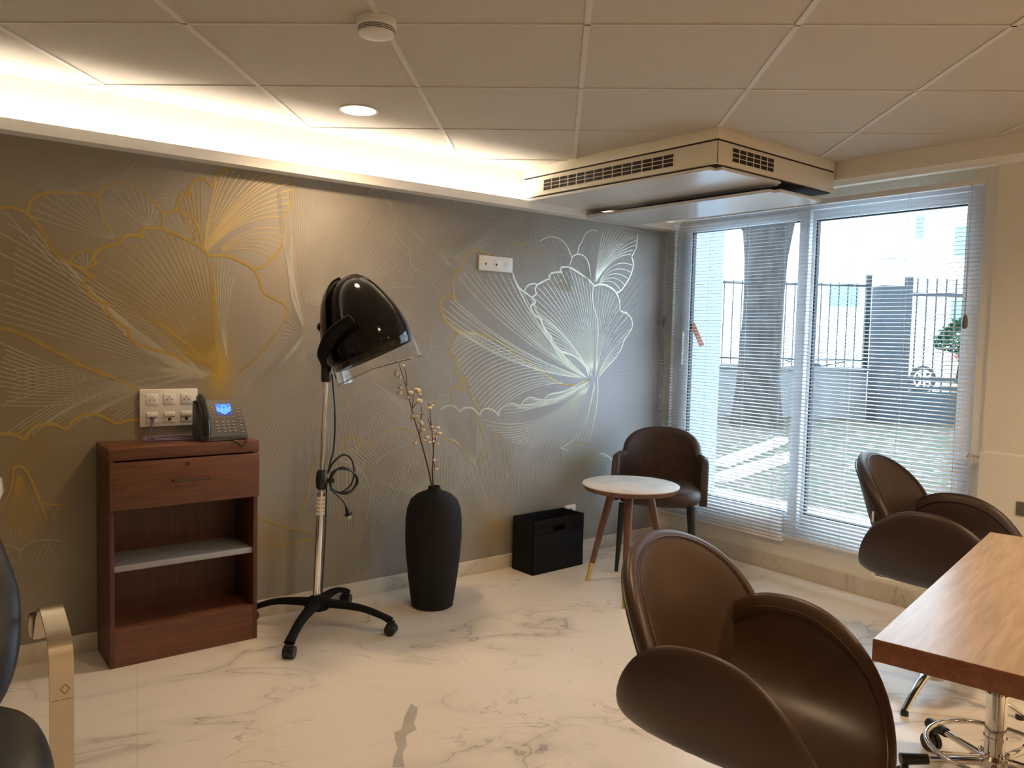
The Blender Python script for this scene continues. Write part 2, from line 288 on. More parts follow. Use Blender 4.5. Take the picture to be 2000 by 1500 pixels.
# traced line drawing of the mural in wall metres (x along the wall, z up)
MURAL = ([[[[0.991,1.158],[0.932,1.192],[0.861,1.212],[0.799,1.232],[0.768,1.255],[0.759,1.278],[0.762,1.291],[0.732,1.31],[0.702,1.335],[0.681,1.364],[0.675,1.38],[0.683,1.393],[0.655,1.402],[0.626,1.426],[0.606,1.454],[0.6,1.476],[0.615,1.493],[0.644,1.501],[0.618,1.502],[0.601,1.52],[0.609,1.534],[0.644,1.546],[0.634,1.567],[0.639,1.59],[0.662,1.611],[0.709,1.631],[0.736,1.637],[0.73,1.646],[0.745,1.664],[0.77,1.673],[0.806,1.673],[0.822,1.666],[0.808,1.679],[0.813,1.696],[0.831,1.708],[0.869,1.711],[0.92,1.7],[0.972,1.682],[1.038,1.65],[1.082,1.616]],0.013,0],[[[1.082,1.616],[1.113,1.62],[1.162,1.619],[1.219,1.598],[1.266,1.573],[1.292,1.535],[1.304,1.496],[1.322,1.464]],0.012,0],[[[1.322,1.464],[1.383,1.438],[1.418,1.417],[1.426,1.392],[1.41,1.347],[1.376,1.298],[1.339,1.249],[1.309,1.205],[1.257,1.161],[1.207,1.118]],0.007,0],[[[0.413,1.721],[0.416,1.745],[0.427,1.771],[0.456,1.796],[0.494,1.808],[0.538,1.815],[0.594,1.816],[0.652,1.814]],0.011,0],[[[0.652,1.814],[0.666,1.841],[0.699,1.865],[0.746,1.877],[0.789,1.872],[0.826,1.852],[0.857,1.816],[0.879,1.786],[0.894,1.771]],0.011,0],[[[0.652,1.814],[0.653,1.779],[0.663,1.736],[0.68,1.699],[0.698,1.669],[0.721,1.642]],0.006,0],[[[0.894,1.771],[0.92,1.783],[0.952,1.789],[0.985,1.781],[1.018,1.754],[1.038,1.708],[1.045,1.651]],0.009,0],[[[0.894,1.771],[0.888,1.734],[0.888,1.71]],0.006,0],[[[0.325,1.729],[0.356,1.736],[0.387,1.73],[0.418,1.712],[0.445,1.681],[0.466,1.647],[0.482,1.611],[0.503,1.579],[0.531,1.556],[0.558,1.541],[0.598,1.525]],0.013,0],[[[0.553,1.552],[0.567,1.578],[0.593,1.594],[0.621,1.599],[0.653,1.593]],0.009,0],[[[0.943,1.793],[0.949,1.828],[0.965,1.863],[0.979,1.875],[0.985,1.849],[0.995,1.867],[0.998,1.894],[1.018,1.924],[1.052,1.937],[1.075,1.922],[1.085,1.909],[1.096,1.918],[1.099,1.942],[1.116,1.969],[1.144,1.986],[1.175,1.999]],0.01,0],[[[1.444,1.993],[1.441,1.96],[1.449,1.925],[1.434,1.871],[1.415,1.833],[1.396,1.801]],0.009,0],[[[1.396,1.801],[1.413,1.774],[1.413,1.738],[1.4,1.692],[1.374,1.65],[1.337,1.607],[1.307,1.583],[1.266,1.577]],0.01,0],[[[0.32,1.29],[0.361,1.28],[0.403,1.261],[0.445,1.237],[0.489,1.209],[0.533,1.184],[0.578,1.156],[0.624,1.133],[0.682,1.106]],0.013,0],[[[0.64,1.137],[0.706,1.099],[0.767,1.065],[0.806,1.043]],0.01,0],[[[0.315,0.896],[0.347,0.894],[0.38,0.879],[0.393,0.866],[0.414,0.904],[0.448,0.922],[0.489,0.924],[0.523,0.906],[0.538,0.904],[0.563,0.937],[0.602,0.955],[0.646,0.951],[0.683,0.931],[0.713,0.915],[0.751,0.924],[0.805,0.93]],0.012,0],[[[0.355,0.76],[0.372,0.768],[0.392,0.757],[0.412,0.716],[0.431,0.658],[0.448,0.601],[0.466,0.542]],0.011,0],[[[0.357,0.76],[0.351,0.706],[0.341,0.668],[0.324,0.63],[0.311,0.609]],0.007,0],[[[0.444,0.619],[0.486,0.611],[0.536,0.6]],0.01,0],[[[0.487,0.556],[0.493,0.579],[0.507,0.6]],0.01,0],[[[0.309,0.476],[0.349,0.464],[0.372,0.444],[0.395,0.464],[0.423,0.476],[0.464,0.474],[0.513,0.463]],0.006,2],[[[0.372,0.444],[0.375,0.412],[0.348,0.4],[0.315,0.378]],0.006,2],[[[1.69,0.726],[1.713,0.77],[1.74,0.795],[1.767,0.799],[1.792,0.785],[1.8,0.764],[1.79,0.739],[1.779,0.715]],0.008,0],[[[1.795,0.757],[1.811,0.768],[1.834,0.767],[1.856,0.755]],0.007,0],[[[1.606,0.71],[1.57,0.684],[1.547,0.637],[1.538,0.577],[1.523,0.518],[1.503,0.472],[1.494,0.437]],0.01,0],[[[1.285,0.462],[1.356,0.43],[1.429,0.397],[1.563,0.355]],0.008,0],[[[1.393,0.318],[1.467,0.319],[1.561,0.33]],0.012,0],[[[1.876,0.728],[1.89,0.768],[1.929,0.802],[1.987,0.822],[2.055,0.821],[2.113,0.791],[2.131,0.769]],0.007,0],[[[1.69,0.687],[1.763,0.669],[1.825,0.6],[1.863,0.52],[1.879,0.416],[1.875,0.261],[1.912,0.126]],0.005,2],[[[1.878,0.659],[1.96,0.712],[2.077,0.741]],0.005,2],[[[2.288,0.754],[2.36,0.739],[2.41,0.686],[2.436,0.615]],0.006,1],[[[3.311,1.073],[3.287,1.132],[3.245,1.168],[3.178,1.199],[3.106,1.214],[3.07,1.233],[3.023,1.263],[3.005,1.289],[3.01,1.304],[2.963,1.344],[2.934,1.382],[2.93,1.403],[2.888,1.423],[2.857,1.452],[2.851,1.481],[2.886,1.497],[2.857,1.524],[2.889,1.546],[2.88,1.571],[2.893,1.596],[2.942,1.621],[2.987,1.641],[2.977,1.653],[3.003,1.671],[3.054,1.68],[3.077,1.676],[3.059,1.693],[3.081,1.71],[3.134,1.712],[3.219,1.682],[3.287,1.651],[3.337,1.616]],0.011,1],[[[3.337,1.616],[3.381,1.628],[3.444,1.624],[3.51,1.596],[3.548,1.552],[3.559,1.507],[3.568,1.475],[3.621,1.463],[3.663,1.431],[3.676,1.389],[3.651,1.342],[3.609,1.299],[3.585,1.247],[3.541,1.191],[3.478,1.14],[3.429,1.099],[3.398,1.07]],0.011,1],[[[3.337,1.616],[3.323,1.568],[3.336,1.497],[3.367,1.426],[3.38,1.354],[3.377,1.281],[3.374,1.209],[3.367,1.072]],0.006,1],[[[3.698,1.961],[3.692,1.91],[3.682,1.865],[3.649,1.816]],0.008,1],[[[3.651,1.81],[3.667,1.773],[3.659,1.735],[3.635,1.682],[3.593,1.629],[3.562,1.599],[3.526,1.586]],0.01,1],[[[3.194,1.792],[3.202,1.84],[3.222,1.863],[3.249,1.912],[3.284,1.939],[3.328,1.946],[3.35,1.938]],0.007,1],[[[3.152,1.776],[3.196,1.794],[3.247,1.786],[3.282,1.752],[3.298,1.705],[3.307,1.652]],0.008,1],[[[3.155,1.776],[3.135,1.725]],0.006,1],[[[2.906,1.844],[2.972,1.874],[3.04,1.872],[3.096,1.846],[3.133,1.798],[3.148,1.768]],0.006,1],[[[2.385,1.652],[2.389,1.704],[2.422,1.744],[2.474,1.758],[2.545,1.744],[2.606,1.74]],0.009,0],[[[2.661,1.749],[2.69,1.79],[2.752,1.814],[2.829,1.817]],0.006,0],[[[2.388,1.655],[2.355,1.641],[2.327,1.608],[2.323,1.564],[2.329,1.518],[2.344,1.489]],0.011,0],[[[2.344,1.491],[2.306,1.507],[2.269,1.499],[2.251,1.467],[2.257,1.421],[2.286,1.372],[2.334,1.334],[2.401,1.319],[2.479,1.315],[2.57,1.293],[2.663,1.255],[2.77,1.197],[2.904,1.128],[3.019,1.063],[3.125,1.026],[3.245,1.03],[3.33,1.059]],0.012,0],[[[2.714,1.653],[2.736,1.609],[2.769,1.569],[2.818,1.544],[2.852,1.523]],0.01,1],[[[2.802,1.559],[2.822,1.587],[2.86,1.602],[2.893,1.6]],0.008,1],[[[2.372,1.321],[2.335,1.286],[2.312,1.235],[2.323,1.192],[2.352,1.172],[2.38,1.172],[2.359,1.14],[2.36,1.1],[2.388,1.075],[2.419,1.068],[2.388,1.06],[2.377,1.036],[2.399,1.008],[2.417,0.991]],0.01,0],[[[2.419,1.068],[2.433,1.019],[2.464,0.962],[2.495,0.916],[2.525,0.899]],0.009,0],[[[2.332,0.946],[2.321,0.994],[2.336,1.025],[2.374,1.032],[2.404,1.012]],0.007,0],[[[2.259,0.911],[2.301,0.931],[2.348,0.925],[2.381,0.896],[2.411,0.915],[2.46,0.913],[2.49,0.892],[2.511,0.871],[2.525,0.895],[2.56,0.906],[2.606,0.895],[2.641,0.863],[2.653,0.898],[2.694,0.921],[2.747,0.928],[2.791,0.899],[2.806,0.93],[2.849,0.957],[2.91,0.95],[2.973,0.91]],0.01,1],[[[2.973,0.91],[2.969,0.942],[2.999,0.97],[3.057,0.981],[3.127,0.985],[3.209,1.02],[3.281,1.046]],0.008,1],[[[3.386,1.072],[3.394,0.971],[3.382,0.861],[3.355,0.752],[3.333,0.68]],0.009,1],[[[3.362,1.04],[3.336,0.908],[3.292,0.783],[3.221,0.705],[3.11,0.654]],0.007,1],[[[2.509,0.871],[2.514,0.829],[2.534,0.771],[2.555,0.72],[2.531,0.664],[2.498,0.609]],0.007,0],[[[2.627,0.776],[2.606,0.725],[2.582,0.669],[2.528,0.623],[2.493,0.593]],0.008,0],[[[2.627,0.776],[2.663,0.73],[2.686,0.661],[2.693,0.61]],0.006,0],[[[2.263,0.755],[2.31,0.752],[2.367,0.728],[2.412,0.681],[2.443,0.617]],0.006,0],[[[3.104,0.654],[3.164,0.635]],0.008,1],[[[3.187,0.657],[3.259,0.671],[3.322,0.658]],0.008,0],[[[3.425,0.595],[3.477,0.587],[3.538,0.544]],0.008,1],[[[3.466,0.58],[3.502,0.571],[3.548,0.542]],0.006,1],[[[2.059,1.693],[1.97,1.761],[1.955,1.81],[1.983,1.862],[1.896,1.989],[1.827,1.987]],0.005,2],[[[1.964,1.798],[2.059,1.718],[2.066,1.655],[2.151,1.61],[2.214,1.548],[2.246,1.511]],0.005,2],[[[1.622,1.371],[1.753,1.425],[1.834,1.502],[2.062,1.54],[2.153,1.519],[2.213,1.574]],0.004,2],[[[2.188,1.311],[2.196,1.232],[2.16,1.18],[2.286,1.126],[2.319,1.072],[2.315,0.991]],0.005,2],[[[2.262,0.804],[2.228,0.913],[2.257,0.993],[2.322,0.977]],0.006,3]],
[[[[1.114,1.112]],[[0.991,1.158],[0.861,1.212],[0.768,1.255],[0.702,1.335],[0.675,1.38],[0.606,1.454],[0.601,1.52],[0.636,1.574],[0.709,1.631],[0.806,1.676],[0.869,1.711],[0.972,1.682],[1.082,1.616]],36,-0.26,-0.02,0.004,0,0.03],[[[1.121,1.111]],[[1.082,1.616],[1.114,1.534],[1.093,1.498]],5,0.05,0.05,0.004,0,0.03],[[[1.157,1.154]],[[1.086,1.616],[1.12,1.612],[1.205,1.569]],7,0.05,0.12,0.003,3,0.03],[[[1.042,1.626]],[[0.946,1.794],[0.992,1.894],[1.052,1.937]],7,0.04,-0.02,0.004,0,0.2],[[[1.052,1.613]],[[1.099,1.928],[1.175,1.999],[1.305,1.992],[1.44,1.996],[1.445,1.917],[1.426,1.863],[1.396,1.801]],17,0.04,0.24,0.005,4,0.03],[[[1.093,1.617]],[[1.407,1.774],[1.408,1.7],[1.344,1.611]],6,0.26,0.3,0.004,4,0.1],[[[0.721,1.645]],[[0.423,1.697],[0.416,1.745],[0.494,1.808],[0.646,1.813]],9,0.02,0.03,0.003,3,0.03],[[[0.831,1.705]],[[0.663,1.825],[0.746,1.874],[0.826,1.852],[0.882,1.78]],8,0.06,-0.12,0.004,3,0.03],[[[0.992,1.677]],[[0.898,1.728],[0.92,1.777],[0.985,1.778],[1.038,1.695]],7,0.03,-0.06,0.003,3,0.03],[[[0.609,1.521]],[[0.558,1.552],[0.593,1.592],[0.644,1.587]],5,0,0,0.003,3,0.03],[[[1.094,1.069]],[[0.295,1.719],[0.293,1.6],[0.292,1.481],[0.29,1.391],[0.289,1.313]],16,-0.08,-0.02,0.0035,3,0.03],[[[1.087,1.084]],[[0.325,1.723],[0.402,1.707],[0.471,1.622],[0.547,1.542],[0.6,1.463],[0.672,1.357],[0.756,1.255]],22,0.1,0.12,0.0035,3,0.03],[[[0.829,1.061]],[[0.289,1.265],[0.288,1.181],[0.286,1.084],[0.285,0.999]],14,0.1,0.12,0.0035,3,0.03],[[[1.111,1.116]],[[0.315,0.887],[0.393,0.866],[0.448,0.922],[0.538,0.904],[0.639,0.953],[0.713,0.915]],30,-0.22,-0.1,0.003,3,0.03],[[[1.111,1.116]],[[0.303,0.987],[0.304,1.093],[0.305,1.139]],8,-0.12,-0.06,0.003,3,0.03],[[[0.375,0.758]],[[0.323,0.537],[0.356,0.501],[0.395,0.48],[0.436,0.506],[0.468,0.542]],9,0.0,-0.1,0.004,0,0.08],[[[0.177,0.12]],[[0.309,0.469],[0.372,0.444],[0.429,0.474],[0.513,0.463],[0.628,0.414],[0.626,0.23],[0.625,0.062]],26,-0.12,-0.22,0.003,2,0.03],[[[0.212,0.383]],[[0.309,0.461],[0.348,0.439],[0.361,0.406]],5,-0.1,-0.1,0.003,2,0.03],[[[3.348,1.063]],[[3.31,1.082],[3.178,1.194],[3.059,1.233],[3.005,1.293],[2.93,1.395],[2.854,1.469],[2.857,1.519],[2.888,1.593],[2.997,1.663],[3.134,1.709],[3.287,1.651],[3.331,1.614]],36,-0.24,-0.03,0.0036,1,0.03],[[[3.373,1.072]],[[3.337,1.614],[3.381,1.624],[3.471,1.603],[3.538,1.552],[3.561,1.479]],10,0.02,0.14,0.003,1,0.03],[[[3.386,1.072]],[[3.574,1.472],[3.649,1.435],[3.672,1.38],[3.596,1.285],[3.566,1.228],[3.478,1.145]],10,0.18,0.12,0.003,1,0.03],[[[3.317,1.059]],[[2.344,1.487],[2.264,1.491],[2.257,1.421],[2.305,1.353],[2.391,1.319]],9,0.1,0.12,0.004,1,0.03],[[[3.317,1.059]],[[2.327,1.604],[2.388,1.651],[2.49,1.638],[2.631,1.647],[2.703,1.648],[2.78,1.557],[2.857,1.519],[2.952,1.344],[3.059,1.225],[3.203,1.181]],26,0.1,0.2,0.0036,1,0.03],[[[2.479,1.313],[2.663,1.253],[2.904,1.128],[3.161,1.023]],[[2.372,1.319],[2.317,1.235],[2.337,1.176],[2.367,1.116],[2.422,1.068],[2.449,0.978],[2.53,0.898],[2.633,0.87]],24,-0.2,-0.22,0.0038,1,0.0],[[[3.33,1.05]],[[2.643,0.865],[2.653,0.898],[2.694,0.926],[2.791,0.897],[2.822,0.943],[2.91,0.95],[2.973,0.91]],18,0.12,0.2,0.0034,1,0.03],[[[3.33,1.05]],[[2.516,0.866],[2.553,0.811],[2.679,0.729],[2.831,0.677],[2.988,0.657],[3.104,0.654]],18,0.28,0.12,0.0032,1,0.03],[[[3.33,1.05]],[[2.979,0.916],[2.977,0.955],[3.045,0.98],[3.127,0.985]],8,0.1,0.04,0.0034,1,0.03],[[[3.374,1.044]],[[3.127,0.657],[3.2,0.643],[3.273,0.647],[3.333,0.68]],6,0.06,0.03,0.0032,1,0.03],[[[3.342,1.628]],[[3.38,1.935],[3.469,1.976],[3.626,1.959],[3.699,1.944],[3.686,1.876],[3.649,1.818]],14,0.03,0.25,0.0036,1,0.03],[[[3.364,1.629]],[[3.658,1.785],[3.662,1.719],[3.594,1.626],[3.541,1.585]],5,0.35,0.38,0.004,1,0.05],[[[3.319,1.632]],[[3.203,1.814],[3.236,1.89],[3.321,1.94],[3.38,1.935]],8,0.03,-0.03,0.003,3,0.03],[[[3.29,1.62]],[[3.162,1.769],[3.225,1.789],[3.285,1.736]],6,0.03,0.0,0.003,3,0.03],[[[3.163,1.56]],[[2.667,1.75],[2.778,1.808],[2.92,1.845],[3.04,1.867],[3.14,1.777]],16,0.12,0.08,0.003,3,0.03],[[[2.494,0.584]],[[2.264,0.897],[2.315,0.923],[2.373,0.896],[2.431,0.91],[2.506,0.871]],16,0.1,0.04,0.003,3,0.03],[[[2.718,0.498]],[[2.516,0.862],[2.581,0.892],[2.641,0.861],[2.764,0.715],[2.789,0.628]],12,0.05,0.0,0.003,3,0.03],[[[2.561,0.512]],[[2.636,0.765],[2.682,0.636]],4,0.0,-0.05,0.003,3,0.03],[[[0.521,1.793]],[[0.327,1.871],[0.328,1.954],[0.425,1.97],[0.526,1.973],[0.631,1.974],[0.779,1.973]],30,0.05,-0.08,0.0028,2,0.1],[[[0.648,1.829]],[[0.788,1.975],[0.915,1.977],[1.017,1.976],[0.975,1.923],[0.855,1.763]],16,-0.05,-0.12,0.0028,2,0.1],[[[1.521,1.321]],[[1.417,2.03],[1.615,2.023],[1.772,2.028],[1.896,2.001]],26,0.03,-0.06,0.003,2,0.12],[[[1.521,1.321]],[[1.91,1.998],[1.965,1.76],[2.059,1.693],[2.003,1.536]],12,-0.06,-0.12,0.003,2,0.15],[[[1.521,1.297]],[[1.37,2.023],[1.443,1.782],[1.42,1.642],[1.434,1.435],[1.375,1.225],[1.282,1.087],[1.214,0.975],[1.237,0.837],[1.331,0.715],[1.452,0.634],[1.578,0.647],[1.736,0.683],[1.902,0.722],[2.075,0.867]],72,0.1,0.1,0.003,2,0.12],[[[2.321,1.674]],[[1.896,2.001],[2.113,1.991],[2.361,1.995],[2.56,2.0],[2.736,1.993]],30,0.18,0.05,0.003,2,0.05],[[[2.337,1.662]],[[1.896,1.996],[1.955,1.81],[2.059,1.693],[2.151,1.597],[2.247,1.471]],16,0.1,-0.05,0.003,2,0.05],[[[2.828,1.967]],[[2.56,2.006],[2.496,1.89],[2.368,1.717],[2.71,1.689],[3.04,1.859],[3.195,1.992]],26,0.02,0.02,0.0028,3,0.1],[[[1.754,1.327]],[[2.03,1.69],[2.183,1.547],[2.247,1.445]],14,0.1,0.1,0.003,2,0.2],[[[1.756,1.179]],[[2.247,1.445],[2.256,1.339],[2.318,1.126],[2.289,0.992],[2.073,0.958]],30,0.12,-0.1,0.003,2,0.2],[[[2.238,0.427]],[[1.629,0.741],[1.789,0.78],[1.959,0.769],[2.074,0.919],[2.226,0.967]],30,0.1,0.08,0.003,3,0.1],[[[1.801,-0.088]],[[1.503,0.46],[1.578,0.696],[1.762,0.781],[1.876,0.596],[1.99,0.663],[2.138,0.732]],34,0.04,0.04,0.003,3,0.05],[[[2.342,0.111]],[[1.85,0.419],[1.961,0.614],[2.17,0.703],[2.394,0.687]],30,0.08,0.06,0.003,3,0.05],[[[2.763,-0.043]],[[2.402,0.354],[2.395,0.632],[2.596,0.758],[2.78,0.602],[3.051,0.49]],28,0.06,-0.06,0.003,3,0.05],[[[3.27,0.125]],[[2.893,0.593],[2.965,0.707],[3.249,0.627],[3.512,0.545]],22,0.1,-0.1,0.003,3,0.05],[[[3.232,1.059]],[[3.681,1.758],[3.876,1.642],[3.941,1.348],[3.96,0.982]],14,0.05,0.05,0.0028,2,0.35],[[[3.34,1.977]],[[3.671,1.979],[3.909,1.938],[3.921,1.71]],12,0.05,0.05,0.0028,2,0.2]])
VEINS = [[(1.4297, 2.3681), (1.4308, 2.3248), (1.3988, 2.2785), (1.3642, 2.241), (1.3492, 2.1962), (1.3178, 2.1893), (1.2968, 2.1796), (1.2729, 2.1291), (1.2344, 2.0916), (1.1994, 2.019), (1.1694, 2.0403), (1.2047, 2.0904), (1.2412, 2.1322), (1.2586, 2.1824), (1.2802, 2.224), (1.3079, 2.2253), (1.3608, 2.2962)]]
SOCK2 = (2.5935, 1.6918)
BR = {'L': [(2.03, 3.2, 0.5528), (2.0086, 3.2, 0.6501), (1.9531, 3.2, 0.8239), (1.9189, 3.2, 0.9189), (1.8794, 3.2, 1.0449), (1.8353, 3.2, 1.1687)], 'LT': [((1.879, 3.2, 1.0632), (1.867, 3.2, 1.1458)), ((1.9102, 3.2, 0.9563), (1.9125, 3.2, 1.0302)), ((1.953, 3.2, 0.8286), (1.9599, 3.2, 0.9638)), ((1.9189, 3.2, 0.9189), (1.9018, 3.2, 0.9234)), ((1.9102, 3.2, 0.9563), (1.9443, 3.2, 0.9923)), ((1.9607, 3.2, 0.9264), (1.9726, 3.2, 0.9283))], 'LB': [(1.8207, 1.1188, 0.0117), (1.8417, 1.105, 0.0094), (1.8298, 1.1301, 0.0061), (1.8589, 1.1572, 0.0066), (1.8452, 1.0548, 0.0094), (1.843, 1.032, 0.0126), (1.8748, 1.0105, 0.0084), (1.9008, 1.0305, 0.0117), (1.9324, 1.0483, 0.007), (1.9487, 1.0386, 0.014), (1.9409, 1.024, 0.007), (1.9443, 0.9923, 0.015), (1.9018, 0.9234, 0.0075), (1.9217, 0.9118, 0.0117), (1.9404, 0.918, 0.0084), (1.9435, 0.8945, 0.0103), (1.9726, 0.9283, 0.0084), (1.9791, 0.8788, 0.0094), (1.9769, 0.8531, 0.0103), (1.932, 0.7972, 0.0103), (1.9159, 0.7982, 0.0103), (1.9803, 0.82, 0.0103), (1.9817, 0.8034, 0.007)], 'R': [(2.0356, 3.2, 0.5522), (2.0278, 3.2, 0.658), (2.0315, 3.2, 0.7434), (2.0211, 3.2, 0.8389), (2.0049, 3.2, 0.9528), (1.9999, 3.2, 0.9812)], 'RT': [((2.0125, 3.2, 0.8535), (1.9931, 3.2, 0.911)), ((2.0308, 3.2, 0.7719), (2.0461, 3.2, 0.8375)), ((2.0304, 3.2, 0.7909), (2.0083, 3.2, 0.7923)), ((2.0325, 3.2, 0.6957), (2.0399, 3.2, 0.6627))], 'RB': [(1.9938, 0.9579, 0.0103), (2.0128, 0.969, 0.007), (2.0133, 0.8676, 0.0066), (2.0389, 0.8625, 0.0094), (2.032, 0.8454, 0.0075), (2.063, 0.8318, 0.0112), (2.0494, 0.8135, 0.0103), (2.0303, 0.7957, 0.0075), (2.0557, 0.7822, 0.0094), (2.0083, 0.7923, 0.0084), (2.0418, 0.7783, 0.0084), (2.0351, 0.706, 0.0075), (2.0416, 0.6625, 0.0084)]}
# ---------------------------------------------------------------- material set
mat('ceiling_tile', (0.59, 0.55, 0.48), 0.9, var=0.02, bump=0.15, bscale=400)
mat('ceiling_bar', (0.70, 0.67, 0.62), 0.6, var=0.01)
mat('wall_paint', (0.87, 0.83, 0.74), 0.8, var=0.015, bump=0.05, bscale=300)
mat('white_paint', (0.90, 0.89, 0.87), 0.7, var=0.01)
marble('floor_marble', (0.83, 0.75, 0.655), (0.73, 0.65, 0.55), (0.30, 0.27, 0.23), 0.33, 1.0, (1.2, 0.6, 0.22), thin=0.012)
marble('base_marble', (0.74, 0.68, 0.58), (0.62, 0.55, 0.45), (0.34, 0.30, 0.24), 0.35, 1.6)
marble('table_marble', (0.80, 0.78, 0.75), (0.70, 0.68, 0.66), (0.40, 0.39, 0.40), 0.4, 2.4, thin=0.03)
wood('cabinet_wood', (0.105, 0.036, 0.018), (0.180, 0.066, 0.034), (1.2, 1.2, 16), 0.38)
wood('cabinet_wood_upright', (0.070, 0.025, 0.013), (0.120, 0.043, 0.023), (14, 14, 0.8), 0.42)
wood('table_wood', (0.36, 0.25, 0.165), (0.47, 0.34, 0.235), (1.2, 14, 14), 0.27)
wood('table_edge', (0.20, 0.065, 0.030), (0.30, 0.11, 0.052), (1.2, 12, 16), 0.35)
wood('walnut', (0.10, 0.040, 0.022), (0.19, 0.080, 0.045), (12, 12, 1.0), 0.4)
mat('shelf_grey', (0.36, 0.36, 0.38), 0.5)
mat('black_plastic', (0.012, 0.011, 0.011), 0.35, var=0.1)
mat('black_matte', (0.007, 0.0065, 0.0065), 0.8, var=0.1, bump=0.1, spec=0.2)
mat('black_gloss', (0.006, 0.005, 0.005), 0.09, var=0.05, spec=0.32)
mat('black_leather', (0.012, 0.011, 0.012), 0.45, var=0.1, bump=0.15, bscale=500)
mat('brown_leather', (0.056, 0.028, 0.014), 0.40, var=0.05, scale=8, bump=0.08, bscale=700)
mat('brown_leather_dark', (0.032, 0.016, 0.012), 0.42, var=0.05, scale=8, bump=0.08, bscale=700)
mat('worn_leather', (0.050, 0.026, 0.018), 0.5, var=0.22, scale=22, bump=0.2, bscale=260)
mat('black_wood', (0.012, 0.010, 0.010), 0.4)
mat('chrome', (0.80, 0.79, 0.77), 0.08, 1.0, var=0.01)
mat('brushed', (0.62, 0.55, 0.44), 0.30, 1.0, var=0.03, stretch=(1, 40, 40), scale=20)
mat('brass', (0.70, 0.53, 0.20), 0.3, 1.0, var=0.05)
mat('white_plastic', (0.82, 0.80, 0.75), 0.35, var=0.01)
mat('unit_white', (0.84, 0.77, 0.62), 0.35, var=0.01)
mat('unit_gloss', (0.78, 0.77, 0.76), 0.18, var=0.01)
mat('dark_void', (0.018, 0.010, 0.008), 0.7)
mat('alu_frame', (0.80, 0.82, 0.86), 0.45, var=0.01)
mat('gasket', (0.02, 0.02, 0.025), 0.6)
mat('slat', (0.90, 0.91, 0.92), 0.4, var=0.01)
mat('cord', (0.60, 0.62, 0.66), 0.7)
mat('grey_tassel', (0.16, 0.16, 0.18), 0.5)
mat('ceramic', (0.86, 0.82, 0.74), 0.15, var=0.01, coat=0.4)
mat('vase_black', (0.018, 0.017, 0.018), 0.8, var=0.1, bump=0.1, spec=0.2)
mat('stem', (0.09, 0.040, 0.025), 0.8, var=0.3)
mat('berry', (0.72, 0.58, 0.40), 0.6, var=0.12, scale=60)
mat('berry_tip', (0.05, 0.03, 0.02), 0.8)
mat('phone_body', (0.070, 0.064, 0.058), 0.45)
mat('phone_key', (0.20, 0.19, 0.17), 0.45)
mat('phone_dark', (0.030, 0.024, 0.020), 0.3)
mat('cable_violet', (0.16, 0.10, 0.26), 0.5)
mat('print_dark', (0.15, 0.13, 0.10), 0.6)
emit('screen_blue', (0.01, 0.16, 0.62), 1.0); emit('screen_light', (0.20, 0.62, 1.0), 1.1); emit('screen_deep', (0.005, 0.03, 0.25), 0.8)
emit('lamp_disc', (1.0, 0.80, 0.55), 6.0); emit('led_glow', (1.0, 0.88, 0.73), 58.0)
mat('orange_mark', (0.85, 0.33, 0.22), 0.6)
glassy('window_glass', (0.93, 0.97, 0.98), 1.45)
vm = mat('visor_clear', (0.93, 0.93, 0.92), 0.0, var=0.0)
vb = vm.node_tree.nodes['Principled BSDF']; vb.inputs['Transmission Weight'].default_value = 1.0; vb.inputs['IOR'].default_value = 1.32
